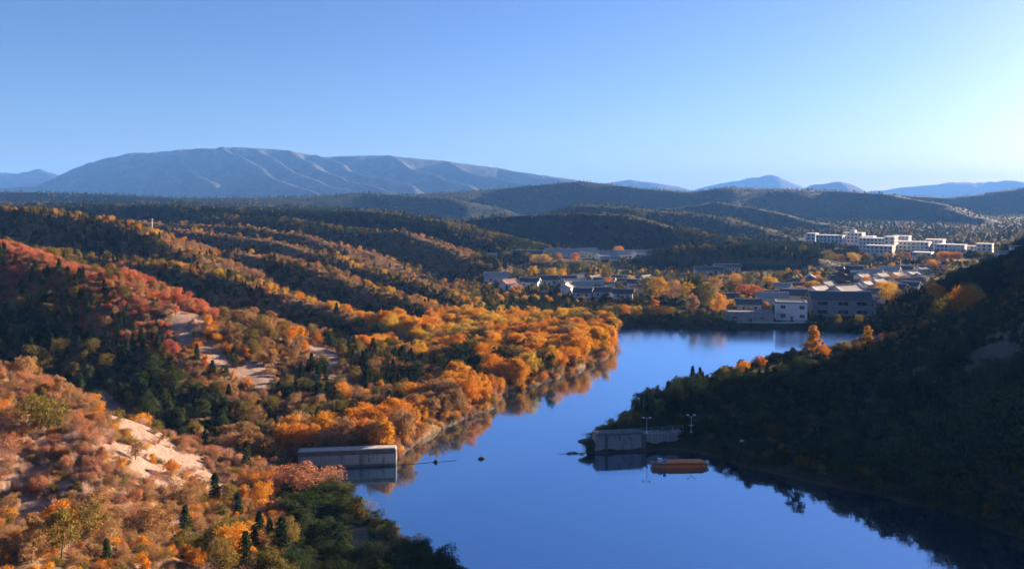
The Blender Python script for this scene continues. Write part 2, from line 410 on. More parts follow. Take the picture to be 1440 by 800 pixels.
def ground_material():
    m, nt, b = new_mat('hillside_ground')
    geo = N(nt, 'ShaderNodeNewGeometry')
    sep = N(nt, 'ShaderNodeSeparateXYZ'); nt.links.new(geo.outputs['Position'], sep.inputs[0])
    pos = geo.outputs['Position']
    n1 = noise(nt, .045, 6, .6, pos); n2 = noise(nt, .5, 6, .7, pos); n3 = noise(nt, .012, 5, .6, pos)
    soil = ramp(nt, n2, [(.3, (.10, .055, .028)), (.5, (.17, .095, .045)), (.72, (.26, .15, .075))])
    scrub = ramp(nt, n1, [(.35, (.035, .040, .015)), (.5, (.09, .06, .022)), (.68, (.20, .095, .035))])
    c = mix(nt, maprange(nt, n2, .42, .58), scrub, soil)
    ms_ = N(nt, 'ShaderNodeAttribute', attribute_name='bank_shade')
    c = mix(nt, math_n(nt, 'MULTIPLY', ms_.outputs['Fac'], .92), c, ramp(nt, n2, [(.3, (.012, .018, .009)), (.7, (.03, .036, .016))]))  # shade of the right and lower left banks, painted into the ground colour
    # bare granite where the noise says so
    wv = N(nt, 'ShaderNodeMapping'); wv.inputs['Rotation'].default_value = (0, 0, .5); wv.inputs['Scale'].default_value = (.35, 1.1, 2.5)
    nt.links.new(pos, wv.inputs['Vector'])
    nr = noise(nt, .9, 8, .72, wv.outputs[0], .6)
    rock = ramp(nt, nr, [(.3, (.12, .085, .065)), (.44, (.24, .165, .13)), (.58, (.29, .20, .16)), (.8, (.38, .28, .23))])
    rm = N(nt, 'ShaderNodeAttribute', attribute_name='rock')
    c = mix(nt, math_n(nt, 'MULTIPLY', rm.outputs['Fac'], maprange(nt, ms_.outputs['Fac'], 0, 1, 1, .45)), c, rock)
    # paler stones along the waterline
    shore = math_n(nt, 'MULTIPLY', maprange(nt, sep.outputs['Z'], .55, .25), maprange(nt, sep.outputs['Y'], 330, 300))
    c = mix(nt, math_n(nt, 'MULTIPLY', shore, .7), c, ramp(nt, nr, [(.3, (.03, .024, .018)), (.6, (.085, .062, .045)), (.8, (.2, .15, .115))]))
    # wooded hills far off read darker and greener
    d = N(nt, 'ShaderNodeVectorMath', operation='LENGTH'); nt.links.new(pos, d.inputs[0])
    flat = math_n(nt, 'MULTIPLY', maprange(nt, d.outputs['Value'], 340, 400), maprange(nt, sep.outputs['Z'], 9, 5))
    df = math_n(nt, 'MAXIMUM', maprange(nt, d.outputs['Value'], 500, 1000), flat)
    n4 = noise(nt, .03, 8, .75, pos)
    wood = ramp(nt, n4, [(.32, (.008, .014, .008)), (.5, (.015, .024, .011)), (.66, (.024, .030, .013)), (.82, (.036, .034, .016))])
    c = mix(nt, df, c, wood)
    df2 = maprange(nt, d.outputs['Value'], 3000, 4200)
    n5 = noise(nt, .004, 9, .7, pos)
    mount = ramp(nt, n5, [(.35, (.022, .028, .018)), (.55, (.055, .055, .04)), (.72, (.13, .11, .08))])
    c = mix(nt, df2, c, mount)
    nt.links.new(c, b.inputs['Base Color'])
    b.inputs['Roughness'].default_value = .95; b.inputs['Specular IOR Level'].default_value = .15
    bb = N(nt, 'ShaderNodeBump'); bb.inputs['Strength'].default_value = .8; bb.inputs['Distance'].default_value = .6
    nt.links.new(mix(nt, rm.outputs['Fac'], n2, nr), bb.inputs['Height'])
    b2 = N(nt, 'ShaderNodeBump'); b2.inputs['Distance'].default_value = 6.0
    nt.links.new(math_n(nt, 'MULTIPLY', df, .9), b2.inputs['Strength']); nt.links.new(n4, b2.inputs['Height']); nt.links.new(bb.outputs[0], b2.inputs['Normal'])
    b3 = N(nt, 'ShaderNodeBump'); b3.inputs['Distance'].default_value = 90.0
    nt.links.new(math_n(nt, 'MULTIPLY', df2, .8), b3.inputs['Strength']); nt.links.new(n5, b3.inputs['Height']); nt.links.new(b2.outputs[0], b3.inputs['Normal'])
    nt.links.new(b3.outputs[0], b.inputs['Normal'])
    return m

def water_material():
    m, nt, b = new_mat('lake_water')
    out = nt.nodes['Material Output']
    geo = N(nt, 'ShaderNodeNewGeometry')
    b.inputs['Base Color'].default_value = (.008, .030, .055, 1)
    b.inputs['Roughness'].default_value = .3; b.inputs['IOR'].default_value = 1.33
    gl = N(nt, 'ShaderNodeBsdfGlossy'); gl.inputs['Color'].default_value = (.62, .80, 1, 1); gl.inputs['Roughness'].default_value = .05
    mp = N(nt, 'ShaderNodeMapping'); mp.inputs['Scale'].default_value = (.5, 1.2, 1); nt.links.new(geo.outputs['Position'], mp.inputs[0])
    rip = noise(nt, .5, 4, .55, mp.outputs[0])
    bp = N(nt, 'ShaderNodeBump'); bp.inputs['Strength'].default_value = .16; bp.inputs['Distance'].default_value = .1
    nt.links.new(rip, bp.inputs['Height']); nt.links.new(bp.outputs[0], gl.inputs['Normal'])
    lw = N(nt, 'ShaderNodeFresnel'); lw.inputs['IOR'].default_value = 1.33
    fac = maprange(nt, lw.outputs[0], .02, .4, .55, .92)
    sp = N(nt, 'ShaderNodeSeparateXYZ'); nt.links.new(geo.outputs['Position'], sp.inputs[0])
    pt = noise(nt, .035, 3, .6, mp.outputs[0])
    nt.links.new(math_n(nt, 'ADD', maprange(nt, sp.outputs['Y'], 240, 350, .035, .16), maprange(nt, pt, .5, .68, 0, .05)), gl.inputs['Roughness'])
    ms = N(nt, 'ShaderNodeMixShader'); nt.links.new(fac, ms.inputs[0]); nt.links.new(b.outputs[0], ms.inputs[1]); nt.links.new(gl.outputs[0], ms.inputs[2])
    nt.links.new(ms.outputs[0], out.inputs['Surface'])
    return m

def leaf_material(name, col, var, trans=.35):
    """foliage: colour varies from tree to tree and from clump to clump; some light passes through the leaves"""
    m, nt, b = new_mat(name)
    out = nt.nodes['Material Output']
    oi = N(nt, 'ShaderNodeObjectInfo')
    geo = N(nt, 'ShaderNodeNewGeometry')
    n1 = noise(nt, .9, 3, .6, geo.outputs['Position'])
    f = math_n(nt, 'ADD', math_n(nt, 'MULTIPLY', oi.outputs['Random'], .7), math_n(nt, 'MULTIPLY', n1, .5))
    stops = [(.15 + .3 * i, c) for i, c in enumerate(var)] if var else [(0, col)]
    c = ramp(nt, f, stops)
    c = mix(nt, maprange(nt, geo.outputs['Random Per Island'], 0, 1, 0, .35), c, tuple(min(1, v * 1.5) for v in col))
    df = N(nt, 'ShaderNodeBsdfDiffuse'); tr = N(nt, 'ShaderNodeBsdfTranslucent')
    nt.links.new(c, df.inputs[0]); nt.links.new(c, tr.inputs[0])
    ms = N(nt, 'ShaderNodeMixShader'); ms.inputs[0].default_value = trans
    nt.links.new(df.outputs[0], ms.inputs[1]); nt.links.new(tr.outputs[0], ms.inputs[2])
    nt.links.new(ms.outputs[0], out.inputs['Surface'])
    nt.nodes.remove(b)
    return m

M_GROUND = ground_material()
M_WATER = water_material()
M_BARK = simple('bark', (.09, .065, .045), .4, 3, .95)
M_TWIG = simple('pale_twigs', (.42, .31, .22), .3, 3, .9)
LEAF = {
    'red':    leaf_material('rust_red_leaves', (.38, .11, .06), [(.26, .07, .04), (.38, .11, .055), (.46, .18, .09)]),
    'pink':   leaf_material('pinkish_brown_leaves', (.30, .14, .085), [(.22, .10, .07), (.32, .15, .09), (.38, .17, .08)]),
    'orange': leaf_material('orange_leaves', (.50, .20, .022), [(.42, .14, .02), (.52, .20, .022), (.54, .27, .03)]),
    'yellow': leaf_material('golden_yellow_leaves', (.50, .29, .035), [(.42, .22, .025), (.50, .29, .035), (.46, .32, .05)]),
    'tan':    leaf_material('tan_brown_leaves', (.27, .155, .065), [(.17, .10, .04), (.26, .145, .06), (.34, .20, .09)]),
    'olive':  leaf_material('olive_leaves', (.13, .105, .025), [(.08, .075, .02), (.13, .11, .025), (.20, .14, .035)]),
    'green':  leaf_material('dark_green_leaves', (.032, .050, .017), [(.018, .034, .013), (.030, .048, .016), (.052, .066, .02)], .25),
    'bare':   leaf_material('bare_twigs', (.34, .20, .15), [(.26, .15, .11), (.36, .21, .15), (.42, .27, .21)], .0),
    'pine':   leaf_material('pine_needles', (.022, .040, .019), [(.013, .026, .013), (.022, .040, .018), (.040, .056, .02)], .15),
}
COLOUR_WORD = {'red': 'rust-red', 'pink': 'pinkish brown', 'orange': 'bright orange', 'yellow': 'golden yellow', 'tan': 'tan brown', 'olive': 'olive green', 'green': 'dark green', 'pine': 'dark green', 'bare': 'leafless pale brown'}

# ------------------------------------------------------------------ ground, hills, mountains, water
def rings(name, i0, i1):
    nc = len(TH)
    V = np.stack([GX[i0:i1 + 1].ravel(), GY[i0:i1 + 1].ravel(), GZ[i0:i1 + 1].ravel()], 1)
    i, j = np.meshgrid(np.arange(i1 - i0), np.arange(nc), indexing='ij')
    jn = (j + 1) % nc
    q = np.stack([i * nc + j, i * nc + jn, (i + 1) * nc + jn, (i + 1) * nc + j], -1).reshape(-1, 4)[:, ::-1]
    me = mesh_np(name, V, q, [M_GROUND], None, True)
    at = me.attributes.new('bank_shade', 'FLOAT', 'POINT')  # mask for the shade painted on the two banks
    xs, ys = V[:, 0], V[:, 1]
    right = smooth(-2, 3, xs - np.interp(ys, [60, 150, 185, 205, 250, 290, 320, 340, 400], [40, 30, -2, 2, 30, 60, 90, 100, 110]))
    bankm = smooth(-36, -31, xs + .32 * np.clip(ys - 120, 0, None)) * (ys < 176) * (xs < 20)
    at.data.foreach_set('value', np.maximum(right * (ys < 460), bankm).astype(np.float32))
    at = me.attributes.new('rock', 'FLOAT', 'POINT')
    at.data.foreach_set('value', rock_mask(V[:, 0], V[:, 1], V[:, 2]).astype(np.float32))
    return link(name, me)

def hit(px, py, y0=60.0, y1=420.0):
    ys = np.arange(y0, y1, .5)
    xs = (px - CX) / F * ys
    k = np.nonzero(terrain(xs, ys) >= H - (py - HY) * ys / F)[0]
    k = k[0] if len(k) else len(ys) - 1
    return float(xs[k]), float(ys[k])
ROCKS = [  # bare granite places: x, y, half length, half width, turn
    *[(*hit(px, py), a, b, t) for px, py, a, b, t in ((190, 600, 15, 5, -.7), (240, 640, 13, 5, -.6), (215, 665, 10, 4, -.5), (150, 575, 9, 3, -.7), (290, 670, 9, 3.5, -.6), (270, 765, 9, 2.4, -.9), (60, 720, 7, 2.5, -.4), (250, 735, 5, 1.2, -.9), (100, 690, 5, 1.5, -.4),
        (262, 460, 8, 5, -1.0), (300, 500, 7, 4, -.8), (365, 530, 9, 4, -.7), (490, 545, 9, 4, -.6), (510, 562, 6, 2.5, -.6), (455, 495, 9, 3.5, -.6), (420, 470, 6, 2, -.6), (560, 590, 5, 2, -.9), (640, 585, 4, 1.5, .7), (250, 440, 6, 2.5, -.8), (390, 655, 4, 1.2, -.3),
        (1400, 500, 30, 8, .55), (1340, 540, 24, 6, .5), (1420, 470, 20, 5, .55), (1300, 520, 14, 3, .5), (1230, 560, 10, 2.5, .5), (1400, 570, 14, 3, .5))],
    (-28, 138, 9, 3, -.6),
]
def rock_mask(x, y, z):
    m = np.zeros(x.shape)
    near = np.hypot(x, y) < 420
    xs, ys = x[near], y[near]
    v = np.zeros(xs.shape)
    wob = .95 * fbm(xs, ys, 6, 4, 77)
    for cx, cy, a, b, t in ROCKS:
        c, s = math.cos(t), math.sin(t)
        u, w = (xs - cx) * c + (ys - cy) * s, -(xs - cx) * s + (ys - cy) * c
        v = np.maximum(v, smooth(1.15, .75, np.hypot(u / a, w / b) + wob))
    v = np.maximum(v, smooth(.70, .84, fbm(xs, ys, 26, 4, 91) * .5 + .5) * .8)
    m[near] = v
    return m

i_mid = int(np.searchsorted(RAD, 1120)); i_far = int(np.searchsorted(RAD, 3300))
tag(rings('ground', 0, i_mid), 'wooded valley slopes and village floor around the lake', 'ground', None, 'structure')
tag(rings('hills', i_mid, i_far), 'dark wooded hills behind the valley', 'hills', None, 'structure')
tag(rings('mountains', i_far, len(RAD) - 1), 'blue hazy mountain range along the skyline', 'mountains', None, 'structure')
wm = MB()
wv = [wm.bm.verts.new((x, y, 0)) for x, y in ((-90, 80), (190, 80), (190, 400), (-90, 400))]
wm.bm.faces.new(wv)
tag(wm.build('water', M_WATER), 'calm blue reservoir reflecting the sky', 'water', None, 'structure')

# ------------------------------------------------------------------ tree and shrub prototypes
def leaves(C, Nrm, size, g):
    """one small four-sided leaf clump at each centre C, facing roughly along Nrm"""
    n = len(C)
    nn = Nrm + g.normal(0, .85, (n, 3)); nn /= np.linalg.norm(nn, axis=1)[:, None] + 1e-9
    t = np.cross(nn, g.normal(0, 1, (n, 3))); t /= np.linalg.norm(t, axis=1)[:, None] + 1e-9
    u = np.cross(nn, t)
    s = (size * g.uniform(.6, 1.35, n))[:, None]
    l = s * g.uniform(.9, 1.5, n)[:, None]
    V = np.stack([C - t * l, C - u * s * .8 + nn * s * .15, C + t * l, C + u * s * .8 + nn * s * .15], 1).reshape(-1, 3)
    return V, np.arange(4 * n).reshape(-1, 4)

def crown_broad(seed, ht=7.0, rx=2.7, n=1700, z0=.22, puffs=17, size=.17, shape=1.0):
    g = np.random.default_rng(seed)
    C, Nn = [], []
    ctrs = []
    sx, sy, lx, ly = g.uniform(.7, 1.25), g.uniform(.7, 1.25), g.uniform(-.5, .5), g.uniform(-.5, .5)
    for i in range(puffs):
        u = (i + .5) / puffs
        z = z0 * ht + (1 - z0) * ht * (.10 + .80 * u)
        prof = math.sin(math.pi * min(1, max(0, (.12 + .80 * u) ** shape))) ** .6
        a = i * 2.4 + g.uniform(-.5, .5)
        rr = rx * prof * g.uniform(.15, .98)
        pr = rx * g.uniform(.20, .46) * (.7 + .4 * prof)
        ctrs.append((sx * rr * math.cos(a) + lx * u * rx, sy * rr * math.sin(a) + ly * u * rx, min(z, ht - pr * .7) + g.uniform(-.05, .05) * ht, pr))
    w = np.array([c[3] ** 2 for c in ctrs]); cnt = np.maximum(8, (n * w / w.sum()).astype(int))
    for (x, y, z, pr), k in zip(ctrs, cnt):
        d = g.normal(0, 1, (k, 3)); d /= np.linalg.norm(d, axis=1)[:, None]
        d[:, 2] = np.where(d[:, 2] < -.5, -d[:, 2], d[:, 2])
        rad_ = (pr * (.45 + .62 * g.uniform(0, 1, k) ** .7 + .25 * np.abs(g.normal(0, 1, k)) * (g.uniform(0, 1, k) < .35)))[:, None] * np.array([1, 1, .85])
        C.append(np.array([x, y, z]) + d * rad_); Nn.append(d + np.array([0, 0, .35]))
    return leaves(np.concatenate(C), np.concatenate(Nn), size, g), ctrs

def crown_pine(seed, ht=8.0, rx=2.1, n=1900, size=.17):
    g = np.random.default_rng(seed)
    C, Nn = [], []
    nb = 58
    per = n // nb
    for i in range(nb):
        u = (i / nb) ** .9
        z = ht * (.14 + .84 * u)
        L = rx * (1 - u) ** .75 * g.uniform(.65, 1.15) + .18
        a = i * 2.399 + g.uniform(-.4, .4)
        t = np.sqrt(g.uniform(.03, 1, per))
        up = g.uniform(.0, .25)
        x = np.cos(a) * L * t; y = np.sin(a) * L * t
        sp = .10 + .26 * L * t * .55
        c = np.stack([x, y, z + L * t * up - .25 * L * t * t], 1) + g.normal(0, 1, (per, 3)) * sp[:, None] * np.array([1, 1, .55])
        C.append(c); Nn.append(np.stack([np.cos(a) * np.ones(per) * .7, np.sin(a) * np.ones(per) * .7, np.ones(per) * .8], 1))
    return leaves(np.concatenate(C), np.concatenate(Nn), size, g), None

def tube_np(pts, r, seg=5):
    V, Q = [], []
    pts = np.array(pts, float)
    for i, p in enumerate(pts):
        d = pts[min(i + 1, len(pts) - 1)] - pts[max(i - 1, 0)]; d /= np.linalg.norm(d)
        a = np.cross(d, [0.31, .95, .1]); a /= np.linalg.norm(a); b = np.cross(d, a)
        for j in range(seg):
            t = 2 * math.pi * j / seg
            V.append(p + r[i] * (math.cos(t) * a + math.sin(t) * b))
    for i in range(len(pts) - 1):
        for j in range(seg):
            Q.append((i * seg + j, i * seg + (j + 1) % seg, (i + 1) * seg + (j + 1) % seg, (i + 1) * seg + j))
    return np.array(V), np.array(Q)

def join_np(parts):
    V, Q, o = [], [], 0
    for v, q in parts:
        V.append(v); Q.append(q + o); o += len(v)
    return np.concatenate(V), np.concatenate(Q)

def trunk_np(seed, ht, r, ctrs, limbs=6):
    g = np.random.default_rng(seed + 99)
    b = g.uniform(-.15, .15, 2)
    top = ht * .8
    parts = [tube_np([(0, 0, -.5), (b[0] * .5, b[1] * .5, ht * .2), (b[0], b[1], ht * .5), (b[0] * .4, b[1] * .4, top)], [r * 1.25, r, r * .6, r * .18], 6)]
    if ctrs:
        for i in g.choice(len(ctrs), min(limbs, len(ctrs)), replace=False):
            x, y, z, pr = ctrs[i]
            z1 = max(ht * .18, z - .55 * math.hypot(x, y) - .6)
            parts.append(tube_np([(b[0] * .6, b[1] * .6, z1), (x * .5, y * .5, z1 + (z - z1) * .6), (x, y, z)], [r * .45, r * .3, r * .1], 4))
    return join_np(parts)

def stems_np(seed, ht, rx, n=9, r=.035):
    g = np.random.default_rng(seed + 55)
    parts = []
    for i in range(n):
        a = i * 2.4; q = g.uniform(.3, .95)
        x, y = math.cos(a) * rx * q, math.sin(a) * rx * q
        z = ht * g.uniform(.6, 1.02)
        mid = (x * .45 + g.uniform(-.1, .1), y * .45, z * .55)
        parts.append(tube_np([(x * .1, y * .1, -.3), mid, (x, y, z)], [r, r * .7, r * .15], 3))
        for k in range(3):
            f = g.uniform(.4, .9)
            e = (x * f + g.uniform(-.5, .5), y * f + g.uniform(-.5, .5), z * f + g.uniform(.2, .7))
            parts.append(tube_np([(x * f * .8, y * f * .8, z * f * .8), e], [r * .45, r * .1], 3))
    return join_np(parts)

REF = {'pine_tree': 8.0, 'autumn_tree': 7.0, 'shrub': 3.2}
PROTO = {}                  # (kind, colour, variant) -> (crown mesh, trunk mesh, whole mesh)
def twigs_np(seed, ht, rx, n=70):
    g = np.random.default_rng(seed + 555)
    parts = []
    for i in range(n):
        a = g.uniform(0, 6.28); q = g.uniform(.05, 1) ** .6
        e = np.array([math.cos(a) * rx * q, math.sin(a) * rx * q, ht * (1.05 - .55 * q * q) * g.uniform(.6, 1)])
        b = np.array([e[0] * .25, e[1] * .25, -.2]); m = b * .45 + e * .55 + np.array([0, 0, .12 * ht])
        parts.append(tube_np([b, m, e], [.022, .015, .006], 3))
        for k in range(3):
            f = g.uniform(.3, 1)
            s0 = m + (e - m) * f * .8
            parts.append(tube_np([s0, s0 + g.normal(0, .32, 3) + np.array([e[0], e[1], 1.0]) * .2], [.012, .005], 3))
    return join_np(parts)

def make_proto(kind, colour, v):
    seed = 1000 * len(kind) + 37 * v
    if kind == 'pine_tree':
        rx = [2.0, 1.6, 2.4, 1.9, 1.35][v % 5]
        (cv, cq), ctr = crown_pine(seed, 8.0, rx)
        tv, tq = trunk_np(seed, 8.0, .13, None)
    elif kind == 'autumn_tree':
        rx, z0, sh = [(2.9, .16, 1.0), (2.5, .2, .9), (3.2, .12, 1.1), (1.55, .12, .75), (2.3, .22, .85), (2.8, .1, 1.2), (2.1, .15, .8)][v % 7]
        (cv, cq), ctr = crown_broad(seed, 7.0, rx, 2300, z0, [30, 22, 34, 28, 18, 38, 26][v % 7], .14, sh)
        tv, tq = trunk_np(seed, 7.0, .14, ctr)
    elif colour == 'bare':
        rx = [2.0, 1.7, 2.4][v % 3]
        cv, cq = twigs_np(seed, 3.2, rx)
        tv, tq = stems_np(seed, 2.6, rx * .8)
    else:
        rx = [2.0, 1.7, 2.4, 1.5, 2.7][v % 5]
        (cv, cq), ctr = crown_broad(seed, 3.2, rx, 1300, .0, 24, .095, .85)
        tv, tq = stems_np(seed, 3.0, rx)
    lm = LEAF[colour]
    stem_m = M_TWIG if (kind == 'shrub' and colour in ('pink', 'tan', 'bare')) else M_BARK
    crown = mesh_np(kind + '_crown', cv, cq, [lm])
    trunk = mesh_np(kind + '_trunk', tv, tq, [stem_m], None, True)
    av, aq = join_np([(cv, cq), (tv, tq)])
    whole = mesh_np(kind, av, aq, [lm, stem_m], np.concatenate([np.zeros(len(cq)), np.ones(len(tq))]))
    return crown, trunk, whole
NVAR = {'pine_tree': 5, 'autumn_tree': 7, 'shrub': 5}
PALETTE = {'pine_tree': ['pine', 'green'], 'autumn_tree': ['orange', 'yellow', 'red', 'tan', 'olive', 'green'], 'shrub': ['red', 'pink', 'orange', 'yellow', 'tan', 'olive', 'green', 'bare']}
for k_, cols_ in PALETTE.items():
    for c_ in cols_:
        for v_ in range(NVAR[k_]): PROTO[(k_, c_, v_)] = make_proto(k_, c_, v_)

# ------------------------------------------------------------------ where the plants stand
PLANTS = []                 # (kind, colour, variant, x, y, z, height, spread)
def plant(kind, colour, x, y, ht, spread=1.0, var=None, sink=.15):
    v = random.choice((0, 1, 2, 4, 5, 6) if kind == 'autumn_tree' else range(NVAR[kind])) if var is None else var
    PLANTS.append([kind, colour, v, x, y, None, ht, spread, sink])

def pick(table, u=None):
    r = (random.random() if u is None else u) * sum(w for *_, w in table) * .9999
    for *q, w in table:
        r -= w
        if r <= 0: return q
    return table[-1][:-1]

A_, S_, T_ = 'autumn_tree', 'shrub', 'pine_tree'
MIXES = {
    'foreground': [(S_, 'bare', 5), (S_, 'pink', 4.5), (A_, 'tan', .4), (S_, 'tan', 4.5), (S_, 'orange', 2.0), (A_, 'orange', .2), (S_, 'olive', 1.6), (A_, 'olive', .5), (T_, 'pine', .25)],
    'bank':       [(A_, 'green', 3), (S_, 'green', 5), (S_, 'olive', .8)],
    'red_ridge':  [(S_, 'red', 5), (S_, 'bare', 1), (S_, 'pink', 1.5), (A_, 'red', 3), (A_, 'tan', 1), (S_, 'orange', .8), (A_, 'olive', .5)],
    'under_red':  [(T_, 'pine', 5), (A_, 'green', 3), (S_, 'green', 2), (S_, 'tan', 1), (A_, 'olive', 1)],
    'far_shade':  [(A_, 'green', 4), (S_, 'green', 4), (T_, 'pine', 1.6), (S_, 'olive', 1), (A_, 'olive', .8)],
    'lake_slope': [(T_, 'pine', 2.2), (S_, 'bare', 2), (A_, 'olive', 2.5), (A_, 'tan', 2.5), (S_, 'tan', 3.0), (A_, 'orange', 1.0), (S_, 'orange', 1.4), (S_, 'pink', 1.8), (A_, 'green', 1.2)],
    'pine_slope': [(T_, 'pine', 4), (T_, 'green', 3), (A_, 'olive', 2), (S_, 'olive', 1), (A_, 'tan', 2), (S_, 'tan', 2), (S_, 'orange', 1)],
    'shore':      [(A_, 'tan', 4), (A_, 'orange', 3), (S_, 'orange', 2), (S_, 'tan', 2), (A_, 'olive', 1.5)],
    'grove':      [(A_, 'orange', 4.5), (A_, 'yellow', 5), (A_, 'tan', .8), (A_, 'olive', 1.2), (A_, 'green', .5)],
    'back_slope': [(A_, 'olive', 2.5), (T_, 'pine', 1.0), (A_, 'tan', 2.2), (S_, 'olive', 2), (A_, 'orange', 1.2), (A_, 'yellow', 1.4), (S_, 'tan', 2.5), (S_, 'pink', 1.6), (S_, 'bare', 1), (A_, 'green', 1.5)],
    'far_slope':  [(S_, 'tan', 4), (A_, 'tan', 2), (S_, 'pink', 2), (S_, 'bare', 1), (S_, 'olive', 2.5), (A_, 'olive', 2.5), (A_, 'yellow', .9), (S_, 'orange', .8), (A_, 'orange', .4), (T_, 'pine', .8), (S_, 'green', 1.5)],
    'valley':     [(A_, 'green', 4), (S_, 'green', 4), (A_, 'olive', 2.2), (S_, 'olive', 2), (T_, 'pine', 2), (A_, 'yellow', 1.2), (A_, 'orange', .5)],
    'right_bank': [(A_, 'green', 5), (T_, 'pine', .8), (S_, 'green', 3), (S_, 'olive', 1)],
    'right_crest':[(A_, 'green', 3), (A_, 'olive', 2), (A_, 'tan', 1.2), (S_, 'tan', 1), (A_, 'orange', .5)],
    'hills':      [(A_, 'green', 4), (T_, 'pine', 3), (A_, 'olive', 2.6), (S_, 'olive', 1)],
}
def spur_y(x):   # crest line of the red spur, as y over x
    return np.interp(x, [-230, -162, -130, -102, -81, -57, -38], [262, 255, 250, 245, 235, 222, 213])
def zone_of(x, y, sd):
    r = math.hypot(x, y)
    if y < 350 and x > np.interp(y, [60, 150, 185, 205, 250, 290, 320, 340], [40, 30, -2, 2, 30, 60, 90, 100]):
        return 'right_crest' if (y > 296 and x > 125) or y > 322 else 'right_bank'
    if y < 178 and x < 10:
        if x > -33 - .32 * (y - 120) * (y > 120) and sd < 26: return 'bank'
        return 'foreground'
    if y < 275 and x < 5:
        sy = float(spur_y(x))
        if x < -92: return 'red_ridge' if y > sy - 21 else 'under_red'
        if sd < 16: return 'shore'
        if x < -50 and y < sy - 26 and sd > 22: return 'under_red'
        if -82 < x < -36 and y < 214: return 'pine_slope'
        return 'lake_slope'
    if x < 62 and y < 372:
        if sd < 85 and x > -55: return 'grove'
        return 'back_slope'
    if x < .0 * y + 20 and y < 700 and x < -.06 * y + 10: return 'back_slope'
    if r < 900: return 'valley'
    return 'hills'
HT = {'pine_tree': (4.5, 8.5), 'autumn_tree': (3.8, 7.5), 'shrub': (1.3, 3.0)}

CLEAR = []                  # places kept free of scattered plants: x, y, radius
CLEAR += [(-36, 179, 6), (-44, 178, 5), (28, 193, 6), (36, 194, 5), (20, 194, 5), (44, 186, 6)]

# ------------------------------------------------------------------ building materials
M_WHITE = simple('white_render', (.56, .54, .53), .08, .4, .8)
M_CREAM = simple('pale_plaster', (.56, .53, .49), .12, .5, .85)
M_GREYW = simple('grey_brick', (.20, .20, .205), .25, .8, .9)
M_TILE = simple('grey_roof_tiles', (.055, .055, .06), .35, 2.5, .7)
M_TILE_L = simple('pale_roof_tiles', (.30, .275, .25), .25, 2.0, .7)
M_TILE_R = simple('reddish_roof_tiles', (.34, .15, .10), .25, 2.0, .75)
M_GLASS = simple('dark_window_glass', (.02, .025, .03), .3, 1, .12)
M_TIMBER = simple('dark_timber', (.07, .04, .025), .3, 2, .7)
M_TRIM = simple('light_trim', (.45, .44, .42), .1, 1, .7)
M_STEEL = simple('galvanised_steel', (.50, .51, .53), .15, 2, .45, .6)
M_ORANGE = simple('faded_orange_paint', (.80, .20, .03), .2, .8, .5)
M_PALEOR = simple('weathered_orange_paint', (.42, .17, .08), .25, 1.2, .6)
M_DARKRUB = simple('black_rubber', (.012, .012, .013), .3, 2, .95)
M_BLUE = simple('pale_blue_plastic', (.25, .36, .55), .1, 2, .5)
M_BOATW = simple('white_gelcoat', (.70, .70, .70), .08, 1.5, .4)
M_ROPE = simple('wet_rope', (.05, .05, .05), .3, 4, .8)
M_ROCK = simple('granite', (.30, .24, .20), .4, .8, .95, 0, .8)

def concrete_material(name, base, stain):
    m, nt, b = new_mat(name)
    geo = N(nt, 'ShaderNodeNewGeometry')
    mp = N(nt, 'ShaderNodeMapping'); mp.inputs['Scale'].default_value = (1.0, 1.0, .22); nt.links.new(geo.outputs['Position'], mp.inputs[0])
    s = noise(nt, .9, 6, .7, mp.outputs[0], .4); f = noise(nt, 3.5, 5, .7, geo.outputs['Position'])
    c = ramp(nt, f, [(.3, tuple(v * .75 for v in base)), (.7, tuple(v * 1.2 for v in base))])
    c = mix(nt, maprange(nt, s, .5, .66, 0, .85), c, stain)
    # form-work courses
    sep = N(nt, 'ShaderNodeSeparateXYZ'); nt.links.new(geo.outputs['Position'], sep.inputs[0])
    w = math_n(nt, 'PINGPONG', sep.outputs['Z'], .45)
    c = mix(nt, maprange(nt, w, .05, .0, 0, .45), c, stain)
    wl_ = math_n(nt, 'ADD', sep.outputs['Z'], math_n(nt, 'MULTIPLY', s, .8))
    c = mix(nt, maprange(nt, wl_, 1.15, .85, 0, .8), c, tuple(v * .45 for v in stain))
    jx = math_n(nt, 'PINGPONG', sep.outputs['X'], 1.9)
    c = mix(nt, maprange(nt, jx, .07, .0, 0, .6), c, stain)
    nt.links.new(c, b.inputs['Base Color']); b.inputs['Roughness'].default_value = .92
    bump(nt, f, .5, .08, b)
    return m
M_CONC = concrete_material('weathered_concrete', (.27, .25, .23), (.075, .07, .06))
M_CONC_D = concrete_material('dark_concrete', (.10, .095, .09), (.04, .04, .038))
M_CONC_L = concrete_material('pale_concrete_edge', (.46, .43, .39), (.25, .23, .2))

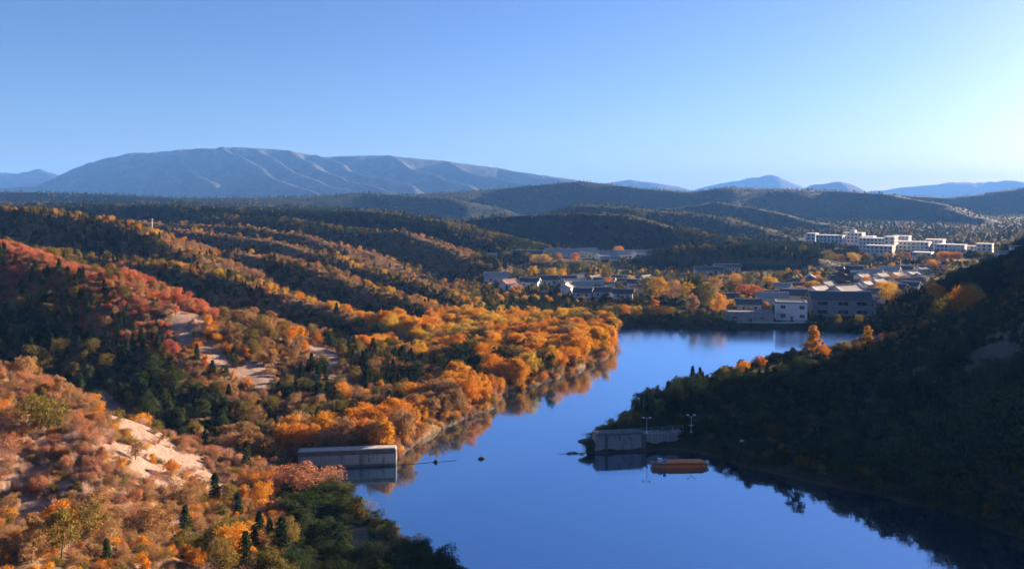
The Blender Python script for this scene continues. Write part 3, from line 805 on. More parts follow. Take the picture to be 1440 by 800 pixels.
# ------------------------------------------------------------------ buildings
_win = {}
def window_part(parent, x, y, z, w, h, rot, mat=None, frame=True):
    """a window: frame with sill as its own mesh, the pane a child of it"""
    key = (round(w, 2), round(h, 2))
    if key not in _win:
        t = .09
        f = MB()
        f.box(-w / 2 - t, -w / 2 + .02, -.10, .0, -h / 2 - t, h / 2 + t); f.box(w / 2 - .02, w / 2 + t, -.10, .0, -h / 2 - t, h / 2 + t)
        f.box(-w / 2 + .02, w / 2 - .02, -.10, .0, h / 2 - .02, h / 2 + t); f.box(-w / 2 + .02, w / 2 - .02, -.16, .0, -h / 2 - t, -h / 2 + .02)
        if w > 1.6: f.box(-.04, .04, -.08, .0, -h / 2 + .02, h / 2 - .02)
        fo = f.build('window', M_TRIM)
        p = MB(); p.box(-w / 2 + .02, w / 2 - .02, -.035, -.005, -h / 2 + .02, h / 2 - .02)
        po = p.build('pane', M_GLASS)
        _win[key] = (fo.data, po.data)
        bpy.data.objects.remove(fo); bpy.data.objects.remove(po)
    fd, pd = _win[key]
    fo = link('window', fd, parent, (x, y, z), rot)
    link('pane', pd, fo)
    return fo

def curved_roof(w, d, eave, rise, oh=.9, upturn=.35, thick=.22, gable=True, pw=1.3):
    mb = MB()
    hw, hd = w / 2 + oh, d / 2 + oh
    secs = []
    for i in range(13):
        x = -hw + 2 * hw * i / 12
        e = abs(x / hw) ** 5 * upturn
        top = []
        for j in range(-8, 9):
            t = j / 8
            z = eave + rise * (1 - abs(t)) ** pw + e * (.35 + .65 * abs(t)) + .18 * max(0, abs(t) - .8)
            top.append((x, hd * t, z))
        secs.append(top + [(p[0], p[1], p[2] - thick) for p in reversed(top)])
    return mb.loft(secs)

def hip_roof(w, d, eave, rise, oh=1.2, upturn=.8, thick=.22, topw=.15, topd=.15):
    """four-sided roof whose corners sweep up"""
    mb = MB()
    rings_ = []
    prof = [(1.0, 0.0), (.86, .06), (.66, .2), (.45, .45), (.25, .8), (topw, 1.0)]
    for s, t in prof:
        ring = []
        hw, hd = (w / 2 + oh) * s, (d / 2 + oh) * (s if s > topd else topd)
        for k in range(4):
            for i in range(6):
                u = -1 + 2 * i / 6
                x, y = [(u * hw, -hd), (hw, u * hd), (-u * hw, hd), (-hw, -u * hd)][k]
                ring.append((x, y, eave + rise * t + upturn * abs(u) ** 3 * (1 - t) ** 2))
        rings_.append(ring)
    under = [(p[0] * .97, p[1] * .97, p[2] - thick) for p in rings_[0]]
    return mb.loft([under] + rings_)

def house(label, group, x, y, rot, w, d, eave, rise, wall=None, roof=None, style='gable', wins=((-.25, .5), (.25, .5)), floors=1, cat='house', z=None, ridge_part=True, door=True, upturn=.35, win=(1.3, 1.2), side=False):
    z = ground_z(x, y) if z is None else z
    root = link('village_house' if cat == 'house' else cat.replace(' ', '_'), None, None, (x, y, z), rot)
    root.empty_display_size = .5
    tag(root, label, cat, group)
    wall, roof = wall or M_CREAM, roof or M_TILE
    mb = MB()
    if style == 'gable':
        s = [(-d / 2, -2.5), (d / 2, -2.5), (d / 2, eave), (0, eave + rise - .15), (-d / 2, eave)]
        mb.loft([[(xx, a, b) for a, b in s] for xx in (-w / 2, w / 2)])
    else:
        mb.box(-w / 2, w / 2, -d / 2, d / 2, -2.5, eave)
    mb.build('wall', wall, root)
    if style == 'gable':
        rf = curved_roof(w, d, eave + .12, rise, .8, upturn).build('roof', roof, root)
        if ridge_part:
            vb = MB(); hw = w / 2 + .8; hd = d / 2 + .8
            for sx in (-1, 1):
                for sy in (-1, 1):
                    pts = []
                    for j in range(5):
                        t = j / 4; zz = eave + .12 + rise * (1 - t) ** 1.3 + upturn * (.35 + .65 * t) + .18 * max(0, t - .8)
                        pts.append([(sx * (hw + .02), sy * hd * t, zz + .16), (sx * (hw + .12), sy * hd * t, zz + .16), (sx * (hw + .12), sy * hd * t, zz - .3), (sx * (hw + .02), sy * hd * t, zz - .3)])
                    vb.loft(pts)
            vb.build('verge_boards', M_TRIM, rf)['kind'] = 'stuff'
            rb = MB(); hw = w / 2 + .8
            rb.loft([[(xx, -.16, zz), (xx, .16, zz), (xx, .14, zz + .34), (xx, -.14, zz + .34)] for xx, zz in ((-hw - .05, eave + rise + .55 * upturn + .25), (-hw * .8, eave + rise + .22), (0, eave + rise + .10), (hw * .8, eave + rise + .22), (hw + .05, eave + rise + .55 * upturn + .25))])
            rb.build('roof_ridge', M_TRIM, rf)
    elif style == 'hip':
        hip_roof(w, d, eave + .1, rise, 1.0, upturn, topw=.3).build('roof', roof, root)
    else:
        rb = MB(); rb.box(-w / 2 - .35, w / 2 + .35, -d / 2 - .35, d / 2 + .35, eave + .003, eave + .30)
        rf = rb.build('roof', roof, root)
        pb = MB()
        for a in ((-w / 2, w / 2, -d / 2, -d / 2 + .25), (-w / 2, w / 2, d / 2 - .25, d / 2), (-w / 2, -w / 2 + .25, -d / 2 + .25, d / 2 - .25), (w / 2 - .25, w / 2, -d / 2 + .25, d / 2 - .25)):
            pb.box(*a, eave + .303, eave + .75)
        pb.build('parapet', wall, rf)
    fh = eave / floors
    for f in range(floors):
        for u, v in wins:
            if door and f == 0 and abs(u) < .08: continue
            window_part(root, u * w, -d / 2 - .003, f * fh + v * fh + .25, *win, 0)
    if side:
        for f in range(floors):
            for u in (-.25, .25):
                window_part(root, w / 2 + .003, u * d, f * fh + .55 * fh + .2, *win, math.pi / 2)
    if door:
        dm = MB(); dm.box(-.6, .6, -d / 2 - .06, -d / 2 - .003, -.2, 2.1)
        dd = dm.build('door', M_TIMBER, root)
        hm = MB(); hm.box(.38, .46, -d / 2 - .12, -d / 2 - .063, .95, 1.15); hm.build('handle', M_STEEL, dd)
    CLEAR.append((x, y, max(w, d) * .62 + 1.0))
    return root

def at(px, Y): return (px - CX) / F * Y

# --- the white complex on its terrace
def white_block(px0, px1, top, Y, d, label, floors, rot=-38, stair=False):
    xc = at((px0 + px1) / 2, Y)
    w = (px1 - px0) / F * Y * .98
    zt = H - (top - HY) * Y / F
    z0 = min(ground_z(xc + a, Y + b) for a in (-8, 8) for b in (-8, 8))
    eave = zt - z0
    root = link('office_building', None, None, (xc, Y, z0), R(rot)); root.empty_display_size = 1
    tag(root, label, 'building', 'white blocks of the complex below the hills')
    MB().box(-w / 2, w / 2, -d / 2, d / 2, -4, eave).build('wall', M_WHITE, root)
    rf = MB().box(-w / 2 - .4, w / 2 + .4, -d / 2 - .4, d / 2 + .4, eave + .003, eave + .5).build('roof', M_WHITE, root)
    if stair:
        MB().box(-w * .2, w * .1, -d * .25, d * .25, eave + .503, eave + 3.0).build('stair_tower', M_WHITE, rf)
    n = max(2, int(w / 3.6))
    fh = 3.6
    fl = [f for f in range(int(eave / fh))]
    for f in fl[-floors:]:
        zz = eave - (len(fl) - f) * fh + 1.9
        for i in range(n):
            window_part(root, -w / 2 + w * (i + .5) / n, -d / 2 - .003, zz, 1.9, 1.9, 0)
        m = max(1, int(d / 5))
        for i in range(m):
            window_part(root, w / 2 + .003, -d / 2 + d * (i + .5) / m, zz, 1.9, 1.9, math.pi / 2)
    CLEAR.append((xc, Y, max(w, d) * .6 + 3))
    return root
white_block(1136, 1149, 328.5, 905, 12, 'small white cube block at the left end of the complex', 2)
white_block(1150, 1187, 331, 880, 14, 'long low white block near the left end, above the wooded dark hill', 2)
white_block(1188, 1214, 327.5, 890, 14, 'tall white block second tallest in the back row', 3, stair=True)
white_block(1215, 1230, 332.5, 880, 12, 'small white back block right of the tall left block', 2)
white_block(1211, 1252, 335, 830, 14, 'long white block in the centre with a row of dark windows', 3)
white_block(1246, 1260, 333, 815, 15, 'white corner tower at the centre of the complex', 4, stair=False)
white_block(1259, 1279, 332, 880, 13, 'white back block right of the central corner tower', 3)
white_block(1261, 1306, 340, 825, 14, 'long lavender-shaded white block right of the centre', 3)
white_block(1221, 1256, 345.5, 775, 13, 'low white front block below the central corner tower', 2)
white_block(1304, 1327, 337, 840, 15, 'square tall white block at the right of the complex', 3)
white_block(1320, 1356, 344, 815, 13, 'low white block right of the square tall block', 2)
white_block(1354, 1376, 346, 830, 10, 'very low white link block towards the right end', 1)
white_block(1375, 1395, 343, 815, 12, 'white block with open dark windows at the right end of the complex', 2)
white_block(1286, 1310, 355, 740, 12, 'low white gatehouse in front of the orange hedge', 1)

# --- houses on the right waterfront
RG = 'houses on the right waterfront'
house('long low grey waterfront building with flat roof, left of the white house', RG, at(1053, 381.5), 381.5, R(-4), 21, 8, 4.4, .5, M_GREYW, M_GREYW, 'flat', ((-.36, .45), (.24, .45)), win=(2.4, 1.1))
qx0, qx1 = at(1026, 377), at(1150, 377)
q = link('quay_wall', None, None, ((qx0 + qx1) / 2, 376.5, 0), R(0))
tag(q, 'low grey stone quay wall along the far right shore below the houses', 'wall')
MB().box((qx0 - qx1) / 2, (qx1 - qx0) / 2, 0, 2.5, -2, 2.0).build('wall', M_CONC, q)
MB().box((qx0 - qx1) / 2 - .1, (qx1 - qx0) / 2 + .1, -.15, 2.6, 2.003, 2.2).build('coping', M_TRIM, q)
CLEAR.append((at(1085, 380), 379, 20))
wh = house('white two-storey house with balcony beside the water', RG, at(1112, 387), 387, R(-14), 14, 9, 8.4, .5, M_WHITE, M_TILE, 'flat', ((.33, .5), (-.28, .5)), 2, win=(2.2, 1.6))
bl = MB(); bl.box(-7.3, -1.5, -6.0, -4.503, 3.9, 4.1); bl.box(-7.3, -1.5, -6.0, -5.9, 4.103, 5.0); bl.build('balcony', M_WHITE, wh)
pb = MB()
for xx in (-7.1, -1.7): pb.box(xx - .12, xx + .12, -5.95, -5.7, -.5, 3.897)
pb.build('balcony_posts', M_WHITE, wh)['kind'] = 'stuff'
house('long grey two-storey hall with three columns of wide dark windows', RG, at(1180, 400), 400, R(-8), 28, 11, 8.2, 3.4, M_GREYW, M_TILE, 'gable', ((-.33, .5), (0.02, .5), (.33, .5)), 2, door=False, win=(5.0, 1.9))
house('narrow grey house with open upper storey at right end of the waterfront', RG, at(1219, 398), 398, R(-20), 8, 8, 7.2, 1.8, M_GREYW, M_TILE, 'gable', ((-.2, .5), (.2, .5)), 2, win=(2.0, 1.8))
house('small house with sunlit pale roof behind the grey hall, left one', RG, at(1152, 438), 438, R(35), 13, 8, 7.6, 2.8, M_CREAM, M_TILE_L)
house('large house with sunlit pinkish roof behind the grey hall, right one', RG, at(1190, 442), 442, R(30), 18, 9, 7.8, 3.0, M_CREAM, M_TILE_L)
house('small house with pale roof edge behind the white house', RG, at(1086, 425), 425, R(-8), 15, 7, 5.6, 2.6, M_CREAM, M_TILE_L)
house('dark roofed house directly behind the white house', RG, at(1118, 430), 430, R(-15), 14, 8, 6.6, 2.6, M_CREAM, M_TILE)
house('dark roofed cottage behind the long low waterfront building', RG, at(1052, 415), 415, R(-5), 12, 7, 4.0, 2.3, M_CREAM, M_TILE)
house('grey cottage with pale gable between the red hedge and the waterfront', RG, at(1020, 440), 440, R(10), 12, 7, 3.8, 2.3, M_CREAM, M_TILE)
house('dark roofed house behind the right end of the grey hall', RG, at(1225, 450), 450, R(-25), 14, 8, 5.5, 2.6, M_CREAM, M_TILE)

# --- tiered pavilion
pv = link('pavilion', None, None, (at(1187, 520), 520, ground_z(at(1187, 520), 520)), R(20))
tag(pv, 'dark tiered pavilion with sweeping upturned eaves above the village roofs', 'pavilion')
for w_, z0, z1, rs in ((11, 0, 4.6, 2.0), (8, 5.8, 8.6, 1.9), (5.2, 9.8, 12.0, 2.6)):
    MB().box(-w_ / 2, w_ / 2, -w_ / 2, w_ / 2, z0 - (2 if z0 == 0 else .9), z1).build('storey', M_TIMBER, pv)
    hip_roof(w_, w_, z1 + .05, rs, 1.7, 1.5, topw=.42 if z1 < 10 else .06, topd=.06).build('roof', M_TILE, pv)
MB().tube([(0, 0, 14.4), (0, 0, 15.2), (0, 0, 15.9)], [.16, .3, .05], 8).build('finial', M_TILE_L, pv)
CLEAR.append((at(1187, 520), 520, 10))

# --- village behind, right of the pavilion
VG = 'roofs of the village behind the pavilion'
for (px, Y, rot, w, d, ev, wm_, rm_, lab) in (
    (1214, 545, 30, 12, 7, 4.6, M_WHITE, M_TILE_L, 'white walled house just right of the pavilion'),
    (1228, 575, -30, 11, 7, 4.4, M_WHITE, M_TILE_L, 'pale roofed house second from the pavilion'),
    (1240, 550, 35, 12, 7, 4.4, M_CREAM, M_TILE, 'grey roofed house third from the pavilion'),
    (1252, 590, -35, 12, 7, 5.0, M_WHITE, M_TILE_L, 'white gabled house in the middle of the back village'),
    (1263, 560, 32, 12, 7, 4.4, M_WHITE, M_TILE_L, 'pale roofed house above the long reddish roof'),
    (1272, 600, -30, 11, 7, 5.0, M_WHITE, M_TILE, 'white house with dark roof at the back of the village'),
    (1284, 570, 28, 12, 7, 4.6, M_WHITE, M_TILE_L, 'last pale roofed house at the right of the back village'),
    (1236, 515, 30, 11, 7, 4.2, M_CREAM, M_TILE_L, 'cream house with sunlit gable in front of the back village'),
    (1276, 525, 18, 22, 7, 3.6, M_CREAM, M_TILE_R, 'long house with reddish roof in front of the back village'),
    (1200, 600, -20, 13, 7, 4.6, M_CREAM, M_TILE, 'dark roofed house behind the pavilion'),
    (1297, 610, 25, 12, 7, 4.6, M_CREAM, M_TILE, 'dark roofed house at the foot of the right hill'),
    (1315, 650, -25, 14, 8, 4.6, M_CREAM, M_TILE, 'grey house below the orange hedge of the white complex')):
    house(lab, VG, at(px, Y), Y, R(rot), w, d, ev, 2.4, wm_, rm_)

# --- village left of the far shore
LG = 'houses of the village on the far left shore'
for (px, Y, rot, w, d, ev, wm_, rm_, lab) in (
    (806, 505, 25, 13, 8, 4.8, M_WHITE, M_TILE_L, 'white gabled house at the left end of the shore village'),
    (828, 500, 12, 19, 7, 4.2, M_WHITE, M_TILE_L, 'long white house with pale sunlit roof in the shore village'),
    (850, 520, -20, 13, 7, 4.2, M_CREAM, M_TILE, 'grey roofed house right of the long white house'),
    (865, 495, 15, 13, 7, 4.0, M_WHITE, M_TILE, 'white walled house with dark roof in the middle of the shore village'),
    (884, 510, -18, 13, 8, 4.4, M_CREAM, M_TILE, 'grey house with upturned ridge near the tall yellowish trees'),
    (896, 480, 20, 11, 7, 3.8, M_CREAM, M_TILE_R, 'small house with reddish roof at the right end of the shore village'),
    (846, 470, 8, 12, 6, 3.4, M_CREAM, M_TILE, 'low dark roofed house in front of the long white house'),
    (876, 462, -10, 11, 6, 3.4, M_WHITE, M_TILE, 'low white walled cottage nearest the far shore'),
    (820, 468, -15, 10, 6, 3.2, M_CREAM, M_TILE, 'low grey cottage left of the shore hedge'),
    (910, 505, 20, 11, 7, 4.0, M_CREAM, M_TILE, 'dark roofed house under the tall yellowish trees'),
    (698, 545, 5, 16, 7, 5.0, M_WHITE, M_TILE_L, 'pale shed with flat looking roof on the left valley slope'),
    (716, 505, 40, 10, 7, 4.6, M_WHITE, M_TILE_R, 'small white gabled house among orange trees on the left slope'),
    (745, 520, -15, 12, 7, 4.0, M_CREAM, M_TILE, 'dark roofed house between rows of yellow trees'),
    (770, 535, 15, 13, 7, 4.0, M_CREAM, M_TILE, 'grey house left of the shore village behind yellow trees')):
    house(lab, LG, at(px, Y), Y, R(rot), w, d, ev, 2.3, wm_, rm_)

# --- small dark roofed houses filling both villages
ON = ['first', 'second', 'third', 'fourth', 'fifth', 'sixth', 'seventh', 'eighth', 'ninth', 'tenth']
for row, (n, pa, pb, Y0, lab) in enumerate(((9, 1082, 1172, 462, 'front row of the right village'), (10, 1092, 1290, 492, 'middle row of the right village'), (9, 1105, 1300, 540, 'back row of the right village'),
                                            (7, 790, 915, 540, 'back row of the shore village'), (6, 790, 905, 482, 'front row of the shore village'))):
    for i in range(n):
        px = pa + (pb - pa) * (i + random.uniform(.25, .75)) / n; Y = Y0 + random.uniform(-9, 9)
        x = at(px, Y)
        if any((x - c[0]) ** 2 + (Y - c[1]) ** 2 < (c[2] + 4.5) ** 2 for c in CLEAR): continue
        house(f'small dark roofed house, {ON[i]} place from left in the {lab}', 'small dark roofed village houses', x, Y, R(random.choice((18, -25, 40, -50, 70)) + random.uniform(-8, 8)), random.uniform(8, 11), random.uniform(5.5, 6.5), random.uniform(3.2, 4.6), 2.2,
              random.choice((M_WHITE, M_CREAM, M_GREYW)), random.choice((M_TILE, M_TILE, M_TILE_L)))

# --- long low halls farther back
HG = 'long halls at the back of the valley'
for (px, Y, rot, w, d, ev, rs, rm_, lab) in (
    (790, 730, -4, 30, 12, 3.8, 3.2, M_TILE_L, 'long grey roofed hall left of the back valley, beside rows of yellow trees'),
    (742, 700, -3, 26, 11, 3.6, 2.8, M_TILE, 'dark long hall leftmost in the back valley'),
    (826, 760, 16, 17, 12, 4.2, 3.4, M_TILE_L, 'pale hall with sunlit roof edge in the back valley'),
    (852, 740, 20, 18, 12, 4.0, 3.8, M_TILE_L, 'grey hall with several roof ridges in the centre of the back valley'),
    (878, 765, -18, 18, 12, 4.2, 3.6, M_TILE_L, 'grey hall second from right in the back valley'),
    (904, 745, 18, 17, 11, 4.0, 3.2, M_TILE_L, 'grey hall at the right end of the back valley'),
    (997, 610, 4, 22, 8, 3.4, 2.2, M_TILE, 'dark long shed at the foot of the dark wooded hill'),
    (1022, 640, 3, 20, 8, 3.4, 2.2, M_TILE, 'second dark long shed at the foot of the dark wooded hill'),
    (684, 655, 8, 15, 9, 4.2, 2.4, M_TILE_L, 'pale roofed barn on the left edge of the back valley')):
    house(lab, HG, at(px, Y), Y, R(rot), w, d, ev, rs, M_CREAM, rm_, wins=((-.38, .5), (-.2, .5), (.2, .5), (.38, .5)), cat='hall', upturn=.5)
for (px, Y, rot, lab) in ((1412, 770, 10, 'small white house at the right edge of the valley, left of two'), (1433, 790, -10, 'small white house at the right edge of the valley, right of two')):
    house(lab, None, at(px, Y), Y, R(rot), 15, 8, 4.6, 2.6, M_WHITE, M_TILE_L)

# ------------------------------------------------------------------ broken dam: left wall
def oriented(x0, y0, x1, y1):
    return ((x0 + x1) / 2, (y0 + y1) / 2), math.atan2(y1 - y0, x1 - x0), math.hypot(x1 - x0, y1 - y0)
(cx, cy), ro, L = oriented(-47.5, 178.6, -26.4, 181.2)
dl = link('dam_wall', None, None, (cx, cy, 0), ro)
tag(dl, 'broken concrete dam wall on the left shore, stained and half hidden by pink shrubs', 'wall')
mb = MB(); s = [(-.35, -4), (2.6, -4), (2.3, 2.7), (-.05, 2.7)]
mb.loft([[(x, a, b) for a, b in s] for x in (-L / 2, L / 2)]).build('wall', M_CONC, dl)
MB().box(-L / 2, L / 2 - .003, .25, 2.1, 2.703, 3.75).build('parapet', M_CONC_D, dl)  # dark tone paints the shadow band below the coping
MB().box(-L / 2 - .1, L / 2 + .12, .05, 2.3, 3.753, 4.0).build('coping', M_CONC_L, dl, bevel=.03)
MB().box(L / 2 + .003, L / 2 + .35, -.2, 2.4, -3, 3.75).build('lit_end_face', M_CONC_L, dl)  # pale slab paints the sunlit look of the wall's end face

# ------------------------------------------------------------------ broken dam: right wall with railing
(cx, cy), ro, L = oriented(19.6, 190.0, 41.5, 193.6)
dr = link('dam_wall', None, None, (cx, cy, 0), ro)
tag(dr, 'broken concrete dam wall on the right shore with two lamp posts on top', 'wall')
mb = MB()
for (x0, x1, y0, tp) in ((-L / 2, .6, 0, 4.0), (.6, L / 2, .7, 3.7)):
    k = .9 if x0 < 0 else 0
    mb.loft([[(x0 - k, y0 - .5, -4), (x1, y0 - .5, -4), (x1, 4.0, -4), (x0 - k, 4.0, -4)], [(x0 + (.5 if k else 0), y0, tp), (x1, y0, tp), (x1, 3.5, tp), (x0 + (.5 if k else 0), 3.5, tp)]])
mb.build('wall', M_CONC, dr)
for x0, x1 in ((-8.6, -8.0), (.3, 1.5)):
    MB().loft([[(x0, -.75, -4), (x1, -.75, -4), (x1, .2, -4), (x0, .2, -4)], [(x0, -.22, 3.9), (x1, -.22, 3.9), (x1, .2, 3.9), (x0, .2, 3.9)]]).build('buttress', M_CONC_D, dr)
MB().box(-L / 2 + .3, .75, -.14, 3.6, 4.003, 4.28).build('coping', M_CONC_D, dr)
rl = MB(); rl.tube([(-L / 2 + .6, .2, 5.2), (-3, .2, 5.25), (1, .3, 5.2), (L / 2, .9, 5.3)], .03, 5)
rl.tube([(-L / 2 + .6, .2, 4.75), (-3, .2, 4.75), (1, .3, 4.75), (L / 2, .9, 4.8)], .025, 5)
for i in range(9):
    x = -L / 2 + .6 + i * (L - .6) / 8
    yy = .2 + (.7 * max(0, x - 1) / (L / 2 - 1) if x > 1 else 0)
    rl.tube([(x, yy, 3.65), (x, yy, 5.28)], .035, 5)
rl.build('railing', M_STEEL, dr)

# broken stub jutting from the wall's end
g = np.random.default_rng(5)
mb = MB(); secs = []
for i, (dx, zc, hz, hy) in enumerate(((0.6, 1.4, 1.9, 1.3), (-.2, 1.9, 1.5, 1.2), (-1.2, 2.35, .95, .95), (-2.2, 2.55, .6, .7), (-3.1, 2.5, .28, .4))):
    ring = []
    for j in range(8):
        a = 2 * math.pi * j / 8
        ring.append((19.0 + dx + g.uniform(-.2, .2), 191.6 + hy * math.cos(a) * g.uniform(.75, 1.2), zc - .25 + hz * math.sin(a) * g.uniform(.7, 1.2)))
    secs.append(ring)
st = mb.loft(secs).build('broken_stub', M_CONC_D)
tag(st, 'dark jagged broken stub jutting over the water from the right dam wall', 'rubble')

# lamp posts
def lamp_post(x, y, z, ht, label, branching):
    r = link('lamp_post', None, None, (x, y, z)); r.empty_display_size = .3
    tag(r, label, 'lamp post', 'lamp posts on the right dam wall')
    MB().tube([(0, 0, -.3), (0, 0, .4), (0, 0, ht)], [.09, .075, .05], 8).build('pole', M_STEEL, r)
    MB().tube([(0, 0, .0), (0, 0, .25), (0, 0, .5)], [.3, .32, .12], 10).build('base', M_BOATW, r)
    arm = MB()
    arm.tube([(-.8, 0, ht + (.35 if branching else .05)), (0, 0, ht - (.25 if branching else 0)), (.8, 0, ht + (.35 if branching else .05))], .045, 6)
    arm.build('crossarm', M_STEEL, r)
    for s_ in (-1, 1):
        zz = ht + (.36 if branching else .05)
        MB().loft([[(s_ * .8 + a * q, b * q * .7, zz + c) for a, b in ((-.3, -.3), (.3, -.3), (.3, .3), (-.3, .3))] for q, c in ((.5, .16), (1, .06), (.9, -.06))]).build('lamp_head', M_BOATW, r)
    if branching:
        MB().box(-.55, .55, -.12, .12, ht * .42, ht * .42 + .22).build('notice_board', M_STEEL, r)
lamp_post(at(910, 192.2), 192.6, 4.0, 3.6, 'lamp post with a straight crossbar in the middle of the right wall', False)
lamp_post(at(972, 195), 195, max(3.4, ground_z(at(972, 195), 195)), 3.9, 'lamp post with raised arms at the right end of the wall among bushes', True)

# ------------------------------------------------------------------ orange work boat
by = 180.6
bt = link('work_boat', None, None, (at(955, by), by, 0), R(3))
tag(bt, 'long flat orange work boat moored by the right dam wall', 'boat')
def hull_sec(x, hw, zb, zt): return [(x, -hw * .86, zb), (x, hw * .86, zb), (x, hw, zt), (x, -hw, zt)]
MB().loft([hull_sec(-4.0, 1.35, -.35, .95), hull_sec(0, 1.45, -.4, .95), hull_sec(5.4, 1.4, -.35, .9), hull_sec(6.0, 1.3, -.1, .88)]).build('hull', M_ORANGE, bt)
MB().loft([hull_sec(-4.003, 1.34, -.35, .93), hull_sec(-5.6, 1.2, -.15, 1.0), hull_sec(-6.3, .95, .35, 1.12)]).build('bow', M_PALEOR, bt)
MB().loft([[(x, -w_, z_), (x, w_, z_), (x, w_ * .9, z_ + .34), (x, -w_ * .9, z_ + .34)] for x, w_, z_ in ((-2.9, 1.25, .953), (1, 1.32, .953), (5.3, 1.25, .903))]).build('deck_cover', M_ORANGE, bt, bevel=.05)
rb = MB()
for s_ in (-1, 1):
    rb.tube([(-6.2, s_ * .98, 1.12), (-4, s_ * 1.4, .93), (0, s_ * 1.5, .92), (5.9, s_ * 1.36, .88)], .08, 6)
rb.build('rubbing_strake', M_DARKRUB, bt)
mt = MB().loft([[(x, -.2, z0), (x, .2, z0), (x, .16, z1), (x, -.16, z1)] for x, z0, z1 in ((6.05, .5, 1.2), (6.5, .45, 1.25), (6.75, .6, 1.1))]).build('outboard_motor', M_BOATW, bt)
MB().tube([(6.4, 0, .45), (6.45, 0, -.6)], [.08, .06], 6).build('shaft', M_STEEL, mt)
MB().tube([(-6.0, 0, 1.0), (-6.0, 0, 1.45)], .07, 6).build('bollard', M_BOATW, bt)
bx_, by_ = at(930, by), by - .25
ct = link('equipment_crate', None, None, (bx_ - .3, by_ + .3, .955))
tag(ct, 'white equipment box standing on the bow of the orange boat', 'crate')
MB().box(-.45, .45, -.35, .35, 0, .75).build('body', M_BOATW, ct, bevel=.03)
MB().box(-.5, .5, -.4, .4, .753, .86).build('lid', M_BOATW, ct)
ct = link('plastic_drum', None, None, (bx_ + .55, by_ - .55, .955))
tag(ct, 'pale blue plastic drum standing on the orange boat next to the white box', 'drum')
MB().tube([(0, 0, 0), (0, 0, .08), (0, 0, .45), (0, 0, .5), (0, 0, .95), (0, 0, 1.0)], [.3, .34, .34, .37, .34, .28], 14).build('body', M_BLUE, ct, smooth=True)
MB().tube([(0, 0, 1.003), (0, 0, 1.08)], [.12, .12], 8).build('lid', M_DARKRUB, ct)

# ------------------------------------------------------------------ boom ropes, floats, drift
def rope(pts, label):
    o = MB().tube(pts, .045, 4).build('boom_rope', M_ROPE)
    tag(o, label, 'rope')
rope([(-26.0, 181.4, .05), (-22, 182.3, .03), (-18.5, 183.2, .03), (-15, 184, .02), (-12.8, 184.6, .02)], 'thin dark boom rope floating out from the left dam wall')
rope([(11.0, 189.6, .03), (14, 189.3, .03), (17, 190, .03), (18.6, 190.6, .06)], 'thin dark boom rope floating left from the right dam wall')
def float_(x, y, r, label, long=1.0):
    o = link('float', None, None, (x, y, .1), R(20)); o.empty_display_size = .2
    tag(o, label, 'float', 'floats in the channel')
    sec = []
    for i in range(7):
        t = -1 + i / 3
        q = math.sqrt(max(.02, 1 - t * t))
        sec.append([(t * r * long, q * r * .8 * math.cos(a), q * r * .75 * math.sin(a)) for a in [2 * math.pi * j / 10 for j in range(10)]])
    MB().loft(sec).build('body', M_DARKRUB, o, smooth=True)
    MB().tube([(0, 0, r * .6), (0, 0, r * 1.1)], [.12, .05], 6).build('ring', M_DARKRUB, o)
float_(at(613, 183.4), 183.4, .62, 'round dark float on the rope off the left wall')
float_(at(677, 185.8), 185.8, .5, 'low dark float drifting alone in the middle of the channel', 1.8)
for k, (px, py, sz, lb) in enumerate(((800, 638, .5, 'dark driftwood tangle on the right rope, outermost'), (808, 637, .8, 'largest dark driftwood tangle on the right rope'), (818, 638, .45, 'small dark driftwood tangle close to the right wall'))):
    x, y = W(px, py)
    g = np.random.default_rng(60 + k)
    parts = []
    for i in range(9):
        p = g.normal(0, .35, 3) * sz; a = g.normal(0, 1, 3); a[2] = abs(a[2]) * .5
        p[2] = abs(p[2]) * .4
        parts.append(tube_np([p - a * .6 * sz, p, p + a * .7 * sz], [.05, .07, .02], 4))
    v_, q_ = join_np(parts)
    o = link('driftwood', mesh_np('driftwood', v_, q_, [M_BARK]), None, (x, y, .1))
    tag(o, lb, 'driftwood', 'driftwood on the right boom rope')

# ------------------------------------------------------------------ small things on the right bank
x, y = at(1046, 188), 188
hz = ground_z(x, y)
hb = link('equipment_cabinet', None, None, (x, y, hz), R(15))
tag(hb, 'small white equipment cabinet with a dark open side on the right bank', 'cabinet')
MB().box(-.95, -.05, -.5, .5, -.1, 1.25).build('body', M_BOATW, hb, bevel=.03)
MB().loft([[(.0, -.45, 0), (.9, -.4, 0), (.9, .4, 0), (.0, .45, 0)], [(.0, -.45, .95), (.75, -.35, .7), (.75, .35, .7), (.0, .45, .95)]]).build('side_housing', M_DARKRUB, hb)
MB().box(-1.2, 1.3, -.8, .7, -.5, -.103 + .0).build('plinth', M_CONC, hb)
MB().box(-.9, -.1, -.56, -.503, .1, 1.1).build('door', M_STEEL, hb)
for k, (px, lb, h_) in enumerate(((1116, 'taller of two pale marker posts on the dark right bank', 2.6), (1120, 'shorter of two pale marker posts on the dark right bank', 2.0))):
    y = 218; x = at(px, y)
    mp_ = link('marker_post', None, None, (x, y, ground_z(x, y)))
    tag(mp_, lb, 'post', 'marker posts on the right bank')
    MB().tube([(0, 0, -.4), (0, 0, h_ + .0)], [.12, .10], 8).build('post', M_BOATW, mp_)
    MB().tube([(0, 0, h_ + .003), (0, 0, h_ + .18)], [.14, .05], 8).build('cap', M_BOATW, mp_)
y = 452; x = at(214, y)
up = link('utility_pole', None, None, (x, y, ground_z(x, y)))
tag(up, 'thin utility pole on the spur behind the red ridge', 'pole')
MB().tube([(0, 0, -.5), (0, 0, 8.5)], [.16, .10], 8).build('pole', M_STEEL, up)
